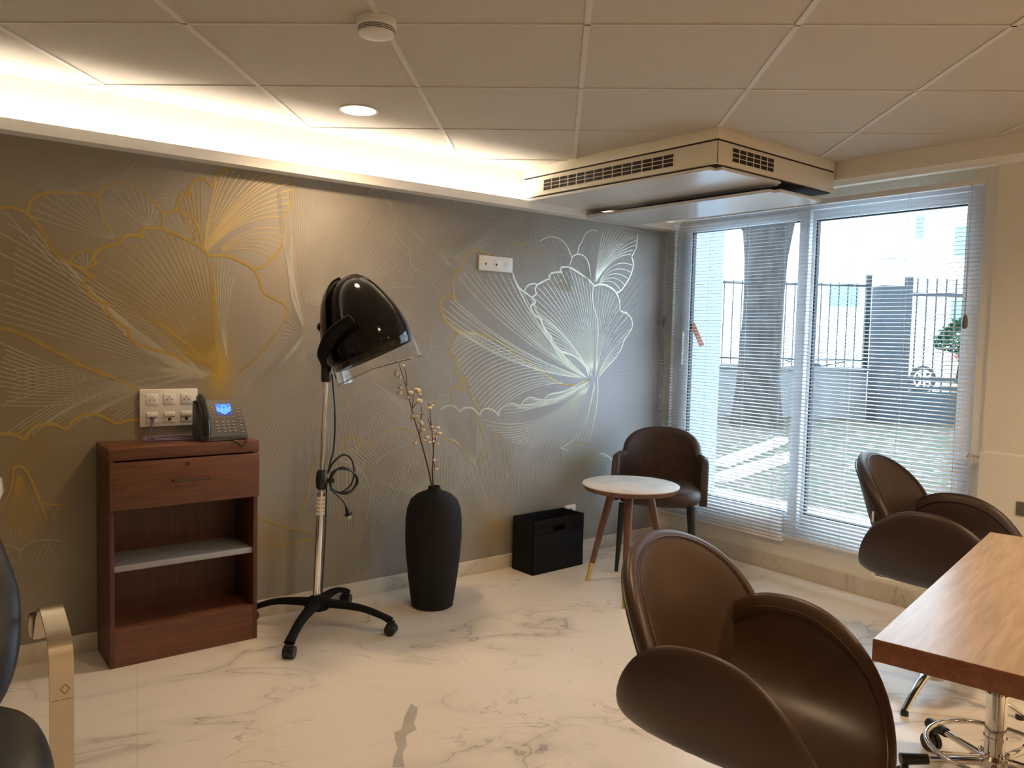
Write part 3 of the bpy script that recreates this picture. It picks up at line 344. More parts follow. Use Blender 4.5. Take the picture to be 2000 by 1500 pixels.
# mural print colours (printed inks; the pale cream has window reflection on gold painted in)
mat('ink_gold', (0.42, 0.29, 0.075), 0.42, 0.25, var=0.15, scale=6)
mat('ink_gold_sheen', (0.54, 0.50, 0.39), 0.34, 0.35, var=0.12, scale=6)
mat('ink_faint', (0.385, 0.355, 0.305), 0.6, var=0.15, scale=5)
mat('ink_soft', (0.42, 0.38, 0.29), 0.55, var=0.12, scale=5)
mat('ink_bright', (0.52, 0.40, 0.20), 0.40, 0.2, var=0.12, scale=5)
def mural_paper():
    m = bpy.data.materials.new('mural_paper'); m.use_nodes = True; t = m.node_tree; b = t.nodes['Principled BSDF']; b.inputs['Roughness'].default_value = 0.5
    L = t.links.new; N = t.nodes.new
    tc = N('ShaderNodeTexCoord')
    n = N('ShaderNodeTexNoise'); n.inputs['Scale'].default_value = 2.2; n.inputs['Detail'].default_value = 5; n.inputs['Distortion'].default_value = 0.5; L(tc.outputs['Object'], n.inputs[0])
    r = N('ShaderNodeValToRGB'); e = r.color_ramp.elements
    e[0].position = 0.32; e[0].color = (0.265, 0.240, 0.208, 1); e[1].position = 0.68; e[1].color = (0.345, 0.318, 0.280, 1)
    L(n.outputs['Fac'], r.inputs[0]); cur = r.outputs[0]
    # printed washes, with lamp and window light painted in: (x, z, rx, rz, colour, strength)
    for (x, z, rx, rz, c, s) in [(0.1, 1.0, 1.9, 2.0, (0.275, 0.220, 0.125), 0.95), (1.12, 1.12, 0.13, 0.30, (0.46, 0.31, 0.05), 0.75), (0.42, 0.85, 0.22, 0.25, (0.26, 0.19, 0.07), 0.6), (0.45, 1.45, 0.5, 0.45, (0.24, 0.185, 0.085), 0.6),  # first, wide wash: olive tint of warm lamp light put into the paper
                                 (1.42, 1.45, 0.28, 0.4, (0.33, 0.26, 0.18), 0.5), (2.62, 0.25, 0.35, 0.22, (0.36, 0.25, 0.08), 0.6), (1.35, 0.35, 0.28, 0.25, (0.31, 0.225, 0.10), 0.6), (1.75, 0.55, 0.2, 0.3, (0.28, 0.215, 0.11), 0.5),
                                 (3.4, 1.1, 1.0, 1.0, (0.46, 0.47, 0.52), 0.9), (3.3, 0.55, 0.35, 0.2, (0.27, 0.25, 0.12), 0.55), (2.3, 0.2, 0.35, 0.3, (0.20, 0.185, 0.16), 0.5), (2.85, 1.78, 0.2, 0.13, (0.36, 0.29, 0.20), 0.5)]:  # first wash here: bluish window light put into the paper colour
        mp = N('ShaderNodeMapping'); L(tc.outputs['Object'], mp.inputs[0]); mp.inputs['Location'].default_value = (-x / rx, 0, -z / rz); mp.inputs['Scale'].default_value = (1 / rx, 0, 1 / rz)
        g = N('ShaderNodeTexGradient'); g.gradient_type = 'QUADRATIC_SPHERE'; L(mp.outputs[0], g.inputs[0])
        q = N('ShaderNodeMath'); q.operation = 'MULTIPLY'; q.inputs[1].default_value = s * 1.6; q.use_clamp = True; L(g.outputs['Fac'], q.inputs[0])
        mx = N('ShaderNodeMixRGB'); L(q.outputs[0], mx.inputs[0]); L(cur, mx.inputs[1]); mx.inputs[2].default_value = c + (1,); cur = mx.outputs[0]
    L(cur, b.inputs['Base Color']); MATS['mural_paper'] = m
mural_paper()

# ---------------------------------------------------------------- room shell
X0, X1, Y0, Y1 = -2.2, 3.98, -2.6, 3.5
f = MB(); f.box((X0 - .1, Y0 - .1, -0.12), (X1 + .12, Y1 + .12, 0))
for vein in VEINS: f.add([(x, y, .0004) for x, y in vein], [list(range(len(vein)))], 1)
mat('vein_grey', (0.47, 0.42, 0.36), 0.33, var=0.12, scale=12)
struct(f.build('floor', ['floor_marble', 'vein_grey']))
# ceiling: tiles with the suspension grid turned 45 degrees to the walls
c = MB(); c.box((X0 - .1, Y0 - .1, CEIL), (X1 + .12, Y1 + .12, CEIL + 0.1))
GA = 0.8529; gx = Vector((math.sin(GA), -math.cos(GA), 0)); gy = Vector((math.cos(GA), math.sin(GA), 0)); g0 = gx * -1.1391 + gy * 2.3826
def clip_line(o, d):
    lo, hi = -20, 20
    for k, (a, b) in ((0, (X0, 3.775)), (1, (Y0, Y1))):
        if abs(d[k]) < 1e-6: continue
        t1, t2 = (a - o[k]) / d[k], (b - o[k]) / d[k]; lo = max(lo, min(t1, t2)); hi = min(hi, max(t1, t2))
    return lo, hi
for d, n in ((gy, gx), (gx, gy)):
    for i in range(-14, 15):
        o = g0 + n * (0.6 * i); lo, hi = clip_line(o, d)
        if hi - lo < 0.1: continue
        a, b = o + d * lo, o + d * hi
        for sgn, w, z0, mi in ((0, 0.009 if d is gy else 0.0035, CEIL - 0.004, 1),):
            vs = []
            for p in (a, b):
                for s1 in (-1, 1):
                    for z in (z0, CEIL + 0.001): vs.append(p + n * (s1 * w) + Vector((0, 0, z)))
            c.add(vs, [(0, 2, 6, 4), (0, 1, 3, 2), (4, 6, 7, 5), (0, 4, 5, 1), (2, 3, 7, 6)], mi)
struct(c.build('ceiling', ['ceiling_tile', 'ceiling_bar']))
# mural wall, its printed line drawing is part of the wall's own surface
CNT = [0]
wm = MB(); wm.box((X0 - .1, Y1, 0), (X1 + .1, Y1 + 0.1, CEIL), mi=0)
wm.add([(X0, Y1 - .0004, 2.04), (X1, Y1 - .0004, 2.04), (X1, Y1 - .0004, CEIL), (X0, Y1 - .0004, CEIL)], [(0, 1, 2, 3)], 1)
def ribbon(pts, w0, w1, mi, off):
    CNT[0] += 1; off += CNT[0] * 1.5e-6
    P = pts; vs = []; fs = []; N = len(P)
    for i in range(N):
        a = P[max(0, i - 1)]; b = P[min(N - 1, i + 1)]; dx, dz = b[0] - a[0], b[1] - a[1]; l = math.hypot(dx, dz) or 1
        w = (w0 + (w1 - w0) * i / (N - 1)) / 2
        vs += [(P[i][0] - dz / l * w, Y1 - off, P[i][1] + dx / l * w), (P[i][0] + dz / l * w, Y1 - off, P[i][1] - dx / l * w)]
    for i in range(N - 1):
        if max(P[i][1], P[i + 1][1]) > 2.0 or min(P[i][1], P[i + 1][1]) < 0.06 or max(P[i][0], P[i + 1][0]) > 3.97: continue
        q = [2 * i, 2 * i + 1, 2 * i + 3, 2 * i + 2]; ar = 0
        for k in range(4): a, b = vs[q[k]], vs[q[(k + 1) % 4]]; ar += a[0] * b[2] - b[0] * a[2]
        if abs(ar) < 1e-9: continue
        fs.append(q if ar > 0 else q[::-1])
    wm.add(vs, fs, mi)
def crom(pts, sub):
    segs = [[tuple(pts[0])]]          # break the spline at sharp cusps
    for i in range(1, len(pts)):
        segs[-1].append(tuple(pts[i]))
        if 0 < i < len(pts) - 1:
            ax_, az_ = pts[i][0] - pts[i - 1][0], pts[i][1] - pts[i - 1][1]; bx_, bz_ = pts[i + 1][0] - pts[i][0], pts[i + 1][1] - pts[i][1]
            if ax_ * bx_ + az_ * bz_ < 0.35 * math.hypot(ax_, az_) * math.hypot(bx_, bz_): segs.append([tuple(pts[i])])
    return [crom1(s, sub) for s in segs]
def crom1(pts, sub):
    P, _ = smooth([Vector((p[0], p[1], 0)) for p in pts], [1] * len(pts), sub, False); return [(p.x, p.y) for p in P]
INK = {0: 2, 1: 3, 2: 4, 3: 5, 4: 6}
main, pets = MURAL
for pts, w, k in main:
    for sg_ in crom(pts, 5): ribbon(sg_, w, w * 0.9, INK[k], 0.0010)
rnd = random.Random(3)
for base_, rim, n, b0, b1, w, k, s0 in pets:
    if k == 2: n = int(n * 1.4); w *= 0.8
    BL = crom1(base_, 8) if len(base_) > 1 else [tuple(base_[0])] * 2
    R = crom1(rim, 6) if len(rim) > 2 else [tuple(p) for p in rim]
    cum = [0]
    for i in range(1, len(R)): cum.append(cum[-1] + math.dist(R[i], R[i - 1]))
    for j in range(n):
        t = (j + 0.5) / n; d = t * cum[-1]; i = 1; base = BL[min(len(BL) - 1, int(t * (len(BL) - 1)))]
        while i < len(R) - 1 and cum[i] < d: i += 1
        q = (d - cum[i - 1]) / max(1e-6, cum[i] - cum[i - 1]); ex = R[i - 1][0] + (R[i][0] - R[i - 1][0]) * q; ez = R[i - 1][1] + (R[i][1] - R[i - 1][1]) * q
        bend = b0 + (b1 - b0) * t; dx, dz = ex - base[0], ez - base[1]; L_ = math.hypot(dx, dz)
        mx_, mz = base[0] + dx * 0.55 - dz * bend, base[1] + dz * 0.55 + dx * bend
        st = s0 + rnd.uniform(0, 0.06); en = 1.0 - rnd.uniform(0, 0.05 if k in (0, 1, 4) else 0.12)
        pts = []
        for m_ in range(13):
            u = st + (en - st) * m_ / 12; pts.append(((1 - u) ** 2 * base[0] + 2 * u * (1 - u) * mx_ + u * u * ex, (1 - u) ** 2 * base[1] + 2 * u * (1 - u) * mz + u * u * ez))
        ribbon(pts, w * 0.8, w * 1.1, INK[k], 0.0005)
struct(wm.build('wall_left', ['mural_paper', 'white_paint', 'ink_gold', 'ink_gold_sheen', 'ink_faint', 'ink_soft', 'ink_bright'], recalc=False))
# window wall with the opening
OY0, OY1, OZ0, OZ1 = 1.60, 3.44, 0.215, 2.08
ww = MB(); T = 0.12
ww.box((X1, Y0 - .1, 0), (X1 + T, OY0, CEIL)); ww.box((X1, OY1, 0), (X1 + T, Y1, CEIL))
ww.box((X1, OY0, 0), (X1 + T, OY1, OZ0)); ww.box((X1, OY0, OZ1), (X1 + T, OY1, CEIL))
ww.box((X1 - 0.018, Y0, 0), (X1, 1.545, 2.13))
struct(ww.build('wall_back', 'wall_paint'))
w = MB(); w.box((X0 - .1, Y0 - .1, 0), (X0, Y1, CEIL)); struct(w.build('wall_front', 'wall_paint'))
w = MB(); w.box((X0, Y0 - .1, 0), (X1, Y0, CEIL)); struct(w.build('wall_right', 'wall_paint'))
w = MB(); w.box((X0, Y1 - 0.012, 0), (X1, Y1, 0.078), 0.002); struct(w.build('baseboard_left', 'base_marble'))
w = MB(); w.box((X1 - 0.012, 1.545, 0), (X1, Y1 - 0.012, 0.095), 0.002); w.box((X1 - 0.032, Y0, 0), (X1 - 0.018, 1.545, 0.095), 0.002); struct(w.build('baseboard_back', 'base_marble'))
# light cove along the mural: shelf with upstand lip
w = MB(); w.box((X0, 3.417, 2.000), (X1, 3.5, 2.010)); w.box((X0, 3.417, 2.010), (X1, 3.429, 2.043)); struct(w.build('trim_1', 'white_paint'))
w = MB(); w.box((3.775, Y0, 2.13), (X1, Y1, CEIL)); struct(w.build('trim_2', 'wall_paint'))
w = MB(); w.box((X0 + .05, 3.474, 2.0105), (3.75, 3.490, 2.016)); tag(w.build('led_strip', 'led_glow'), 'warm glowing light strip lying in the cove ledge above the mural', 'light strip')

# window
win = bpy.data.objects.new('window_1', None); COL.objects.link(win); struct(win)
XF = 4.005
fr = MB()
fr.box((XF, OY0, OZ0), (XF + .07, 1.665, OZ1), .003); fr.box((XF, 3.385, OZ0), (XF + .07, OY1, OZ1), .003)
fr.box((XF, 1.665, OZ0), (XF + .07, 3.385, 0.262), .003); fr.box((XF, 1.665, 2.035), (XF + .07, 3.385, OZ1), .003)
fr.build('window_frame', 'alu_frame', win)
def sash(y0, y1, x, gy0, gy1):
    q = MB(); z0, z1, gz0, gz1 = 0.262, 2.035, 0.335, 1.985
    q.box((x, y0, z0), (x + .035, gy0, z1), .002); q.box((x, gy1, z0), (x + .035, y1, z1), .002)
    q.box((x, gy0, z0), (x + .035, gy1, gz0), .002); q.box((x, gy0, gz1), (x + .035, gy1, z1), .002)
    for a, b in (((x + .012, gy0, gz0), (x + .034, gy0 + .006, gz1)), ((x + .006, gy1 - .009, gz0), (x + .034, gy1, gz1)), ((x + .012, gy0, gz1 - .007), (x + .034, gy1, gz1)), ((x + .012, gy0, gz0), (x + .034, gy1, gz0 + .008))):
        q.box(a, b, mi=1)
    s = q.build('sash', ['alu_frame', 'gasket'], win)
    g = MB(); g.box((x + .020, gy0, gz0), (x + .025, gy1, gz1)); g.build('glass_pane', 'window_glass', s)
    return s
sl = sash(2.500, 3.385, 4.000, 2.562, 3.318); sash(1.665, 2.520, 4.037, 1.700, 2.485)
h = MB(); h.box((3.985, 3.352, 1.15), (4.000, 3.366, 1.36), .004); h.build('sash_handle', 'white_plastic', sl)
o_ = MB(); o_.add([(4.0185, 3.322, 1.40), (4.0185, 3.290, 1.420), (4.0185, 3.205, 1.280), (4.0185, 3.240, 1.262), (4.0190, 3.322, 1.40), (4.0190, 3.290, 1.420), (4.0190, 3.205, 1.280), (4.0190, 3.240, 1.262)], [(0, 1, 2, 3), (7, 6, 5, 4), (0, 4, 5, 1), (1, 5, 6, 2), (2, 6, 7, 3), (3, 7, 4, 0)])
o_.build('orange_streak', 'orange_mark', sl)['label'] = 'small slanted orange mark on the left pane'  # flat slanted orange patch on the room side of the glass

# venetian blinds
def blind(y0, y1, zb, label, cords, wand_y, tassel):
    t = thing('venetian_blind', label, 'blind', (3.945, (y0 + y1) / 2, 2.05)); yc = (y0 + y1) / 2; W2 = (y1 - y0) / 2
    m = MB(); m.box((-.014, -W2, -.002), (.014, W2, .026), .002); m.build('headrail', 'alu_frame', t)
    m = MB(); n = int((2.035 - zb - .012) / 0.02); tilt = math.radians(7.5)
    for i in range(n):
        z = zb + .022 + i * 0.02 - 2.05; vs = []
        for y in (-W2 + .004, W2 - .004):
            for k in range(5):
                a = (k / 4 - .5) * 2; x = a * .0125; hh = (1 - a * a) * .0022
                vs.append((x * math.cos(tilt), y, z + hh + x * math.sin(tilt)))
        m.add(vs, [[k, k + 1, 6 + k, 5 + k] for k in range(4)], 0, True)
    sl_ = m.build('slats', 'slat', t)
    sd = sl_.modifiers.new('thickness', 'SOLIDIFY'); sd.thickness = 0.0004
    m = MB(); m.box((-.012, -W2 + .002, zb - 2.05), (.012, W2 - .002, zb + .012 - 2.05), .003); m.build('bottom_rail', 'slat', t)
    for cy in cords:
        m = MB()
        for dx in (-.0135, .0135): m.tube([(dx, cy - yc, 0), (dx, cy - yc, zb + .01 - 2.05)], .0008, 5)
        m.build('ladder_cord', 'cord', t)
    m = MB(); m.tube([(-.022, wand_y - yc, 0.0), (-.022, wand_y - yc, 1.44 - 2.05)], .0011, 6); m.tube([(-.022, wand_y - yc + .006, 0.0), (-.022, wand_y - yc + .002, 1.44 - 2.05)], .0011, 6)
    pc = m.build('pull_cord', 'cord', t)
    m = MB(); m.lathe([(.004, .03), (.009, .02), (.012, 0), (.012, -.025), (.006, -.035)], 12, 0, Matrix.Translation((-.022, wand_y - yc, 1.425 - 2.05))); m.build('tassel', tassel, pc)
blind(2.548, 3.485, .188, 'left venetian blind with its bottom rail hanging lower, beside the mural', (3.38, 3.12, 2.86, 2.62), 3.455, 'grey_tassel')
blind(1.590, 2.542, .215, 'right venetian blind, next to the plain wall and the radiator', (2.47, 2.20, 1.93, 1.655), 1.635, 'grey_tassel')

# radiator
t = thing('radiator', 'flat cream panel radiator on the wall right of the window', 'radiator', (3.90, 0.75, 0.12))
m = MB(); m.box((-.03, -.65, 0), (.03, .77, .72), .008); m.build('panel', 'wall_paint', t)
m = MB(); m.tube([(0.0, .77, .685), (0.0, .80, .685)], .010, 12); m.tube([(0, .80, .685), (0, .832, .685)], [.014, .014], 14); m.ball((0, .822, .685), .017); m.build('valve', 'chrome', t)
m = MB(); m.box((-.036, .54, .46), (-.030, .605, .52), .001); m.build('badge', 'print_dark', t)
for y in (-.5, .6): m = MB(); m.box((.03, y, .1), (.0615, y + .04, .6)); m.build('wall_bracket', 'white_plastic', t)

# downlights, detector
OFFL = ['round recessed downlight above the ' + q for q in ('right end of the work table', 'open floor beside the work table, added out of view as fill', 'floor behind the shampoo chair, farthest to the left, added out of view as fill', 'far right corner by the window wall, added out of view as fill')]
for (x, y, p) in DOWN:
    lab = {1.532: 'round glowing recessed downlight between the smoke detector and the bright cove', 1.665: 'recessed downlight at the very top edge of the picture, above the ceiling unit'}.get(x) or OFFL.pop(0)
    t = thing('downlight', lab, 'ceiling light', (x, y, CEIL - .006)); 
    t['group'] = 'recessed downlights'
    m = MB(); m.lathe([(.078, .006), (.080, .002), (.076, 0), (.070, .001)], 40); m.build('trim_ring', 'white_plastic', t)
    m = MB(); m.lathe([(.071, .003), (.071, .001)], 40); m.build('lens', 'lamp_disc', t)
t = thing('smoke_detector', 'round white smoke detector on the ceiling grid', 'smoke detector', (1.135, 2.140, CEIL - .004))
m = MB(); m.lathe([(.058, .003), (.058, -.016), (.053, -.019)], 40); m.build('base', 'white_plastic', t)
m = MB(); m.lathe([(.053, -.018), (.053, -.034), (.050, -.040), (.038, -.043), (.002, -.044)], 40); cov = m.build('cover', 'white_plastic', t)
m = MB()
for z in (-.022, -.027, -.032): m.lathe([(.0538, z), (.0538, z - .0018)], 40)
m.build('vent_slot', 'dark_void', cov)

# ceiling extractor unit
UR = math.radians(1.4)
t = thing('ceiling_extractor', 'large cream ceiling extractor unit with grilles and two glossy white panels', 'extractor unit', (2.791, 2.195, CEIL), UR)
U1, U2, H = 0.955, 1.285, .155
m = MB(); m.box((0, 0, -.050), (U1, U2, 0), .001); m.box((.006, .006, -.058), (U1 - .006, U2 - .006, -.048)); m.build('mounting_frame', ['unit_white'], t)
m = MB(); m.box((.0, .0, -H), (U1, U2, -.058), .002); body = m.build('housing', 'unit_white', t)
m = MB(); m.box((.004, .004, -.059), (U1 - .004, U2 - .004, -.0495)); m.box((.012, .012, -H - .006), (U1 - .012, U2 - .012, -H + .001)); m.build('shadow_gap', 'dark_void', t)
m = MB(); m.box((-.001, -.0012, -H), (.0015, .0012, -.058)); m.build('corner_seam', 'dark_void', body)
def grille(face, a0, a1, z0, z1, n):
    m = MB(); g = MB()
    if face == 'x': m.box((-.0015, a0, z0), (.001, a1, z1), mi=0)
    else: m.box((a0, -.0015, z0), (a1, .001, z1), mi=0)
    hole = m.build('grille_opening', 'dark_void', body)
    for i in range(n + 1):
        a = a0 + (a1 - a0) * i / n
        if face == 'x': g.box((-.003, a - .0022, z0 - .002), (.0, a + .0022, z1 + .002))
        else: g.box((a - .0022, -.003, z0 - .002), (a + .0022, .0, z1 + .002))
    for i in range(4):
        z = z0 + (z1 - z0) * i / 3
        if face == 'x': g.box((-.003, a0 - .002, z - .0016), (0, a1 + .002, z + .0016))
        else: g.box((a0 - .002, -.003, z - .0016), (a1 + .002, 0, z + .0016))
    g.build('grille', 'unit_white', body)
grille('x', .235, 1.115, -.135, -.078, 14); grille('y', .10, .42, -.135, -.073, 6)
def rpanel(x0, x1, y0, y1, z, name):
    m = MB(); m.box((x0, y0, z), (x1, y1, z + .014), 0); 
    bm = bmesh.new(); bmesh.ops.create_cube(bm, size=1)
    for v in bm.verts: v.co = Vector(((x0 + x1) / 2 + v.co.x * (x1 - x0), (y0 + y1) / 2 + v.co.y * (y1 - y0), z + .007 + v.co.z * .014))
    bmesh.ops.bevel(bm, geom=[e for e in bm.edges if abs(e.verts[0].co.z - e.verts[1].co.z) > .01], offset=.035, segments=8, affect='EDGES')
    bmesh.ops.bevel(bm, geom=[e for e in bm.edges if abs(e.verts[0].co.z - e.verts[1].co.z) < .001], offset=.003, segments=2, affect='EDGES')
    bm.verts.index_update(); m = MB(); m.add([v.co.copy() for v in bm.verts], [[v.index for v in f_.verts] for f_ in bm.faces]); bm.free()
    return m.build(name, 'unit_gloss', t)
rpanel(.0, .52, .0, 1.275, 2.040 - CEIL, 'glossy_panel')
rpanel(.42, .845, -.02, 1.255, 1.998 - CEIL, 'glossy_panel')
for x in (.56, .78):
    for y in (.15, 1.1): m = MB(); m.cyl((x, y, -.158), (x, y, 2.010 - CEIL), .008); m.build('hanger_rod', 'chrome', t)
# ---------------------------------------------------------------- cabinet
t = thing('cabinet', 'reddish wooden cabinet with one drawer and open shelves against the mural', 'cabinet', (0.920, 3.376, 0))
hw, hd = .2845, .1165
m = MB(); m.box((-hw, -hd, .798), (hw + .004, hd, .845), .0015); m.build('top', 'cabinet_wood', t)
for s in (-1, 1):
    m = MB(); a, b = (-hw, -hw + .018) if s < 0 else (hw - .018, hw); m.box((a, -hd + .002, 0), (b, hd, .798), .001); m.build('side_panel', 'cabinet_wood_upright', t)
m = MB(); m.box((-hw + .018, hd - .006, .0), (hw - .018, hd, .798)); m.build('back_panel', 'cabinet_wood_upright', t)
m = MB(); m.box((-hw + .018, -hd + .002, .130), (hw - .018, hd - .006, .148)); m.box((-hw + .018, -hd + .002, 0), (hw - .018, -hd + .02, .130)); m.build('plinth', 'cabinet_wood', t)
m = MB(); m.box((-hw + .018, -hd + .012, .369), (hw - .018, hd - .006, .392), .001); m.build('shelf', 'shelf_grey', t)['label'] = 'grey shelf board'
m = MB(); m.box((-hw, -hd - .016, .612), (hw, -hd + .001, .793), .0015); dr = m.build('drawer', 'cabinet_wood', t)
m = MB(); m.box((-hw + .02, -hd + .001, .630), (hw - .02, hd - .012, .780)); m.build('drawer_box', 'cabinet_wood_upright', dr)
hz = .711; hx0, hx1 = -.060, .075
m = MB(); m.tube([(hx0, -hd - .016, hz), (hx0, -hd - .042, hz), (hx1, -hd - .042, hz), (hx1, -hd - .016, hz)], .0035, 8); m.build('handle', 'black_plastic', dr)
m = MB(); m.cyl((-.003, -hd - .0155, .772), (-.003, -hd - .0185, .772), .008, n=16); m.cyl((-.003, -hd - .0184, .772), (-.003, -hd - .019, .772), .003, mi=1); m.build('keyhole', ['cabinet_wood_upright', 'black_plastic'], dr)

# ---------------------------------------------------------------- sockets
def power_socket(m, x, z, y=0):
    m.lathe([(.019, 0), (.0195, -.002), (.017, -.0025)], 28, 1, Matrix.Translation((x, y, z)) @ Matrix.Rotation(PI / 2, 4, 'X') @ Matrix.Scale(-1, 4, (0, 0, 1)))
t = thing('wall_socket_panel', 'large white socket panel on the mural behind the desk phone', 'socket panel', (0.911, 3.4985, 0.973))
m = MB(); m.box((-.115, -.012, -.078), (.115, 0, .078), .004); m.build('plate', 'white_plastic', t)
for i in range(3):
    x = -.068 + .068 * i
    m = MB(); m.box((x - .023, -.0145, .014), (x + .023, -.011, .058), .001); sk = m.build('power_outlet', 'white_plastic', t)
    m = MB(); m.cyl((x - .0095, -.0142, .034), (x - .0095, -.0152, .034), .0026, n=10); m.cyl((x + .0095, -.0142, .034), (x + .0095, -.0152, .034), .0026, n=10); m.cyl((x, -.0142, .044), (x, -.0175, .044), .002, n=8); m.build('socket_hole', 'black_plastic', sk)
    m = MB(); m.box((x - .022, -.0145, -.060), (x + .022, -.011, -.016), .001); m.box((x - .021, -.0165, -.036), (x + .021, -.0135, -.021), .001); m.box((x - .021, -.016, -.040), (x + .021, -.0135, -.038), mi=1); nk = m.build('network_outlet', ['white_plastic', 'phone_key'], t)
    if i: m = MB(); m.box((x - .006, -.0155, -.053), (x + .006, -.0140, -.042)); m.build('port', 'black_plastic', nk)
t = thing('wall_socket', 'white triple socket plate high on the mural near the silver flower', 'socket', (SOCK2[0], 3.4985, SOCK2[1]))
m = MB(); m.box((-.1125, -.009, -.0405), (.1125, 0, .0405), .0015); m.build('plate', 'white_plastic', t)
for i in range(3):
    x = -.071 + .071 * i; mxr = Matrix.Translation((x, -.009, 0)) @ Matrix.Rotation(PI / 2, 4, 'X')
    m = MB(); m.lathe([(.021, 0), (.021, .0015), (.019, .0018)], 28, 0, mxr); od = m.build('outlet', 'white_plastic', t)
    m = MB()
    if i < 2: m.box((x - .005, -.0120, -.010), (x + .005, -.0105, .002))
    else:
        for dx, dz in ((-.0095, -.002), (.0095, -.002), (0, .008)): m.cyl((x + dx, -.0105, dz), (x + dx, -.0115, dz), .0022, n=8)
    m.build('port', 'black_plastic', od)
t = thing('wall_socket', 'small single white socket low on the mural behind the black bin', 'socket', (3.190, 3.4985, .265))
m = MB(); m.box((-.041, -.009, -.041), (.041, 0, .041), .002); m.build('plate', 'white_plastic', t)
m = MB(); m.lathe([(.020, 0), (.020, .0015)], 24, 0, Matrix.Translation((0, -.009, 0)) @ Matrix.Rotation(PI / 2, 4, 'X')); m.build('outlet', 'phone_key', t)

# ---------------------------------------------------------------- desk phone
t = thing('desk_phone', 'black desk phone with a lit blue screen on the wooden cabinet', 'phone', (1.085, 3.385, .845), math.radians(4))
bw = .098; A_ = math.radians(58); L_ = .172
def on_face(u, v, h):       # u across, v up the sloping face, h above it
    return (u, -.060 + v * math.cos(A_) - h * math.sin(A_), .016 + v * math.sin(A_) + h * math.cos(A_))
m = MB()
pr = [(-.060, 0), (-.060, .016), (-.060 + L_ * math.cos(A_), .016 + L_ * math.sin(A_)), (-.050 + L_ * math.cos(A_), .010 + L_ * math.sin(A_)), (.045, .0)]
vs = [(x, y, z) for x in (-bw, bw) for (y, z) in pr]; n = len(pr)
m.add(vs, [list(range(n)), list(range(2 * n - 1, n - 1, -1))] + [[i, (i + 1) % n, n + (i + 1) % n, n + i] for i in range(n)])
body = m.build('body', 'phone_body', t, bevel=.002)
def fbox(m, u0, u1, v0, v1, h0, h1, mi=0):
    vs = [on_face(u, v, h) for u in (u0, u1) for v in (v0, v1) for h in (h0, h1)]
    m.add(vs, [(0, 1, 3, 2), (4, 6, 7, 5), (0, 4, 5, 1), (2, 3, 7, 6), (0, 2, 6, 4), (1, 5, 7, 3)], mi)
m = MB(); fbox(m, -.012, .052, .098, .150, .0, .0012); sc = m.build('screen', 'screen_blue', body)
m = MB()
for k, mi in ((0, 0), (.010, 0)):
    for s in (-1, 1):
        a = (.020, .103 + k); b = (.020 + s * .030, .122 + k); vs = [on_face(a[0], a[1], .0016), on_face(a[0], a[1] + .003, .0016), on_face(b[0], b[1] + .003, .0016), on_face(b[0], b[1], .0016)]
        m.add(vs, [(0, 1, 2, 3)], 0)
vs = []
for k in range(24):
    an = 2 * PI * k / 24
    vs.append(on_face(.020 + .011 * math.cos(an), .133 + .010 * math.sin(an), .0017))
    vs.append(on_face(.020 + .0085 * math.cos(an), .133 + .0078 * math.sin(an), .0017))
m.add(vs, [[2 * k, (2 * k + 2) % 48, (2 * k + 3) % 48, 2 * k + 1] for k in range(24)], 0)
vs = [on_face(*p, .0014) for p in ((-.012, .098), (.020, .098), (-.012, .118))]; m.add(vs, [(0, 1, 2)], 1)
vs = [on_face(*p, .0014) for p in ((.052, .098), (.020, .098), (.052, .118))]; m.add(vs, [(0, 1, 2)], 1)
m.build('screen_graphic', ['screen_light', 'screen_deep'], sc)
def key(u, v, w=.011, h=.006):
    m = MB(); fbox(m, u - w / 2, u + w / 2, v - h / 2, v + h / 2, -.001, .002); m.build('key', 'phone_key', body)
for r in range(4):
    for c_ in range(3): key(.004 + c_ * .021, .022 + r * .0145)
    key(-.022, .022 + r * .0145)
for r in range(8): key(.080, .016 + r * .0155, .013)
for c_ in range(5): key(-.022 + c_ * .018, .086, .010, .004)
for r in range(3): key(-.028, .108 + r * .014, .008, .005)
m = MB(); hp = [(-.078, .006, .012), (-.078, .060, .034), (-.078, .110, .036), (-.078, .158, .030), (-.078, .178, .010)]
P_ = [Vector(on_face(a, b - .004, c_)) for a, b, c_ in hp]
m.tube(P_, [.021, .024, .022, .024, .019], 14, sub=5, flat=.62); hs = m.build('handset', 'phone_dark', t)
m = MB(); m.tube([(-.078, -.070, .012), (-.085, -.090, .006), (-.02, -.110, .006), (.01, -.132, .004), (.035, -.146, -.018), (.060, -.134, .004), (.062, -.10, .006), (.02, -.085, .005)], .0035, 8, sub=8); m.build('handset_cord', 'black_plastic', hs)
t = thing('network_cable', 'violet network cable looping from the socket panel to the phone', 'cable', (0.843, 3.480, .845))
m = MB(); m.tube([(0, -.002, .085), (0, -.014, .078), (-.012, -.020, .045), (-.016, -.030, .010), (.03, -.045, .004), (.12, -.06, .004), (.19, -.085, .004), (.195, -.11, .004), (.10, -.095, .004), (-.03, -.070, .005), (-.045, -.055, .006), (.0, -.035, .012), (.11, -.04, .012), (.165, -.06, .006), (.20, -.085, .004)], .0032, 8, sub=8); m.build('sheath', 'cable_violet', t)
m = MB(); m.box((-.006, -.012, .080), (.006, .003, .094), .001); m.build('plug', 'cable_violet', t)

# ---------------------------------------------------------------- hood dryer
t = thing('hood_dryer', 'black hooded hair dryer on a chrome stand with clear visor', 'hair dryer', (1.465, 3.235, 0))
T0 = Vector((1.465, 3.235, 0))
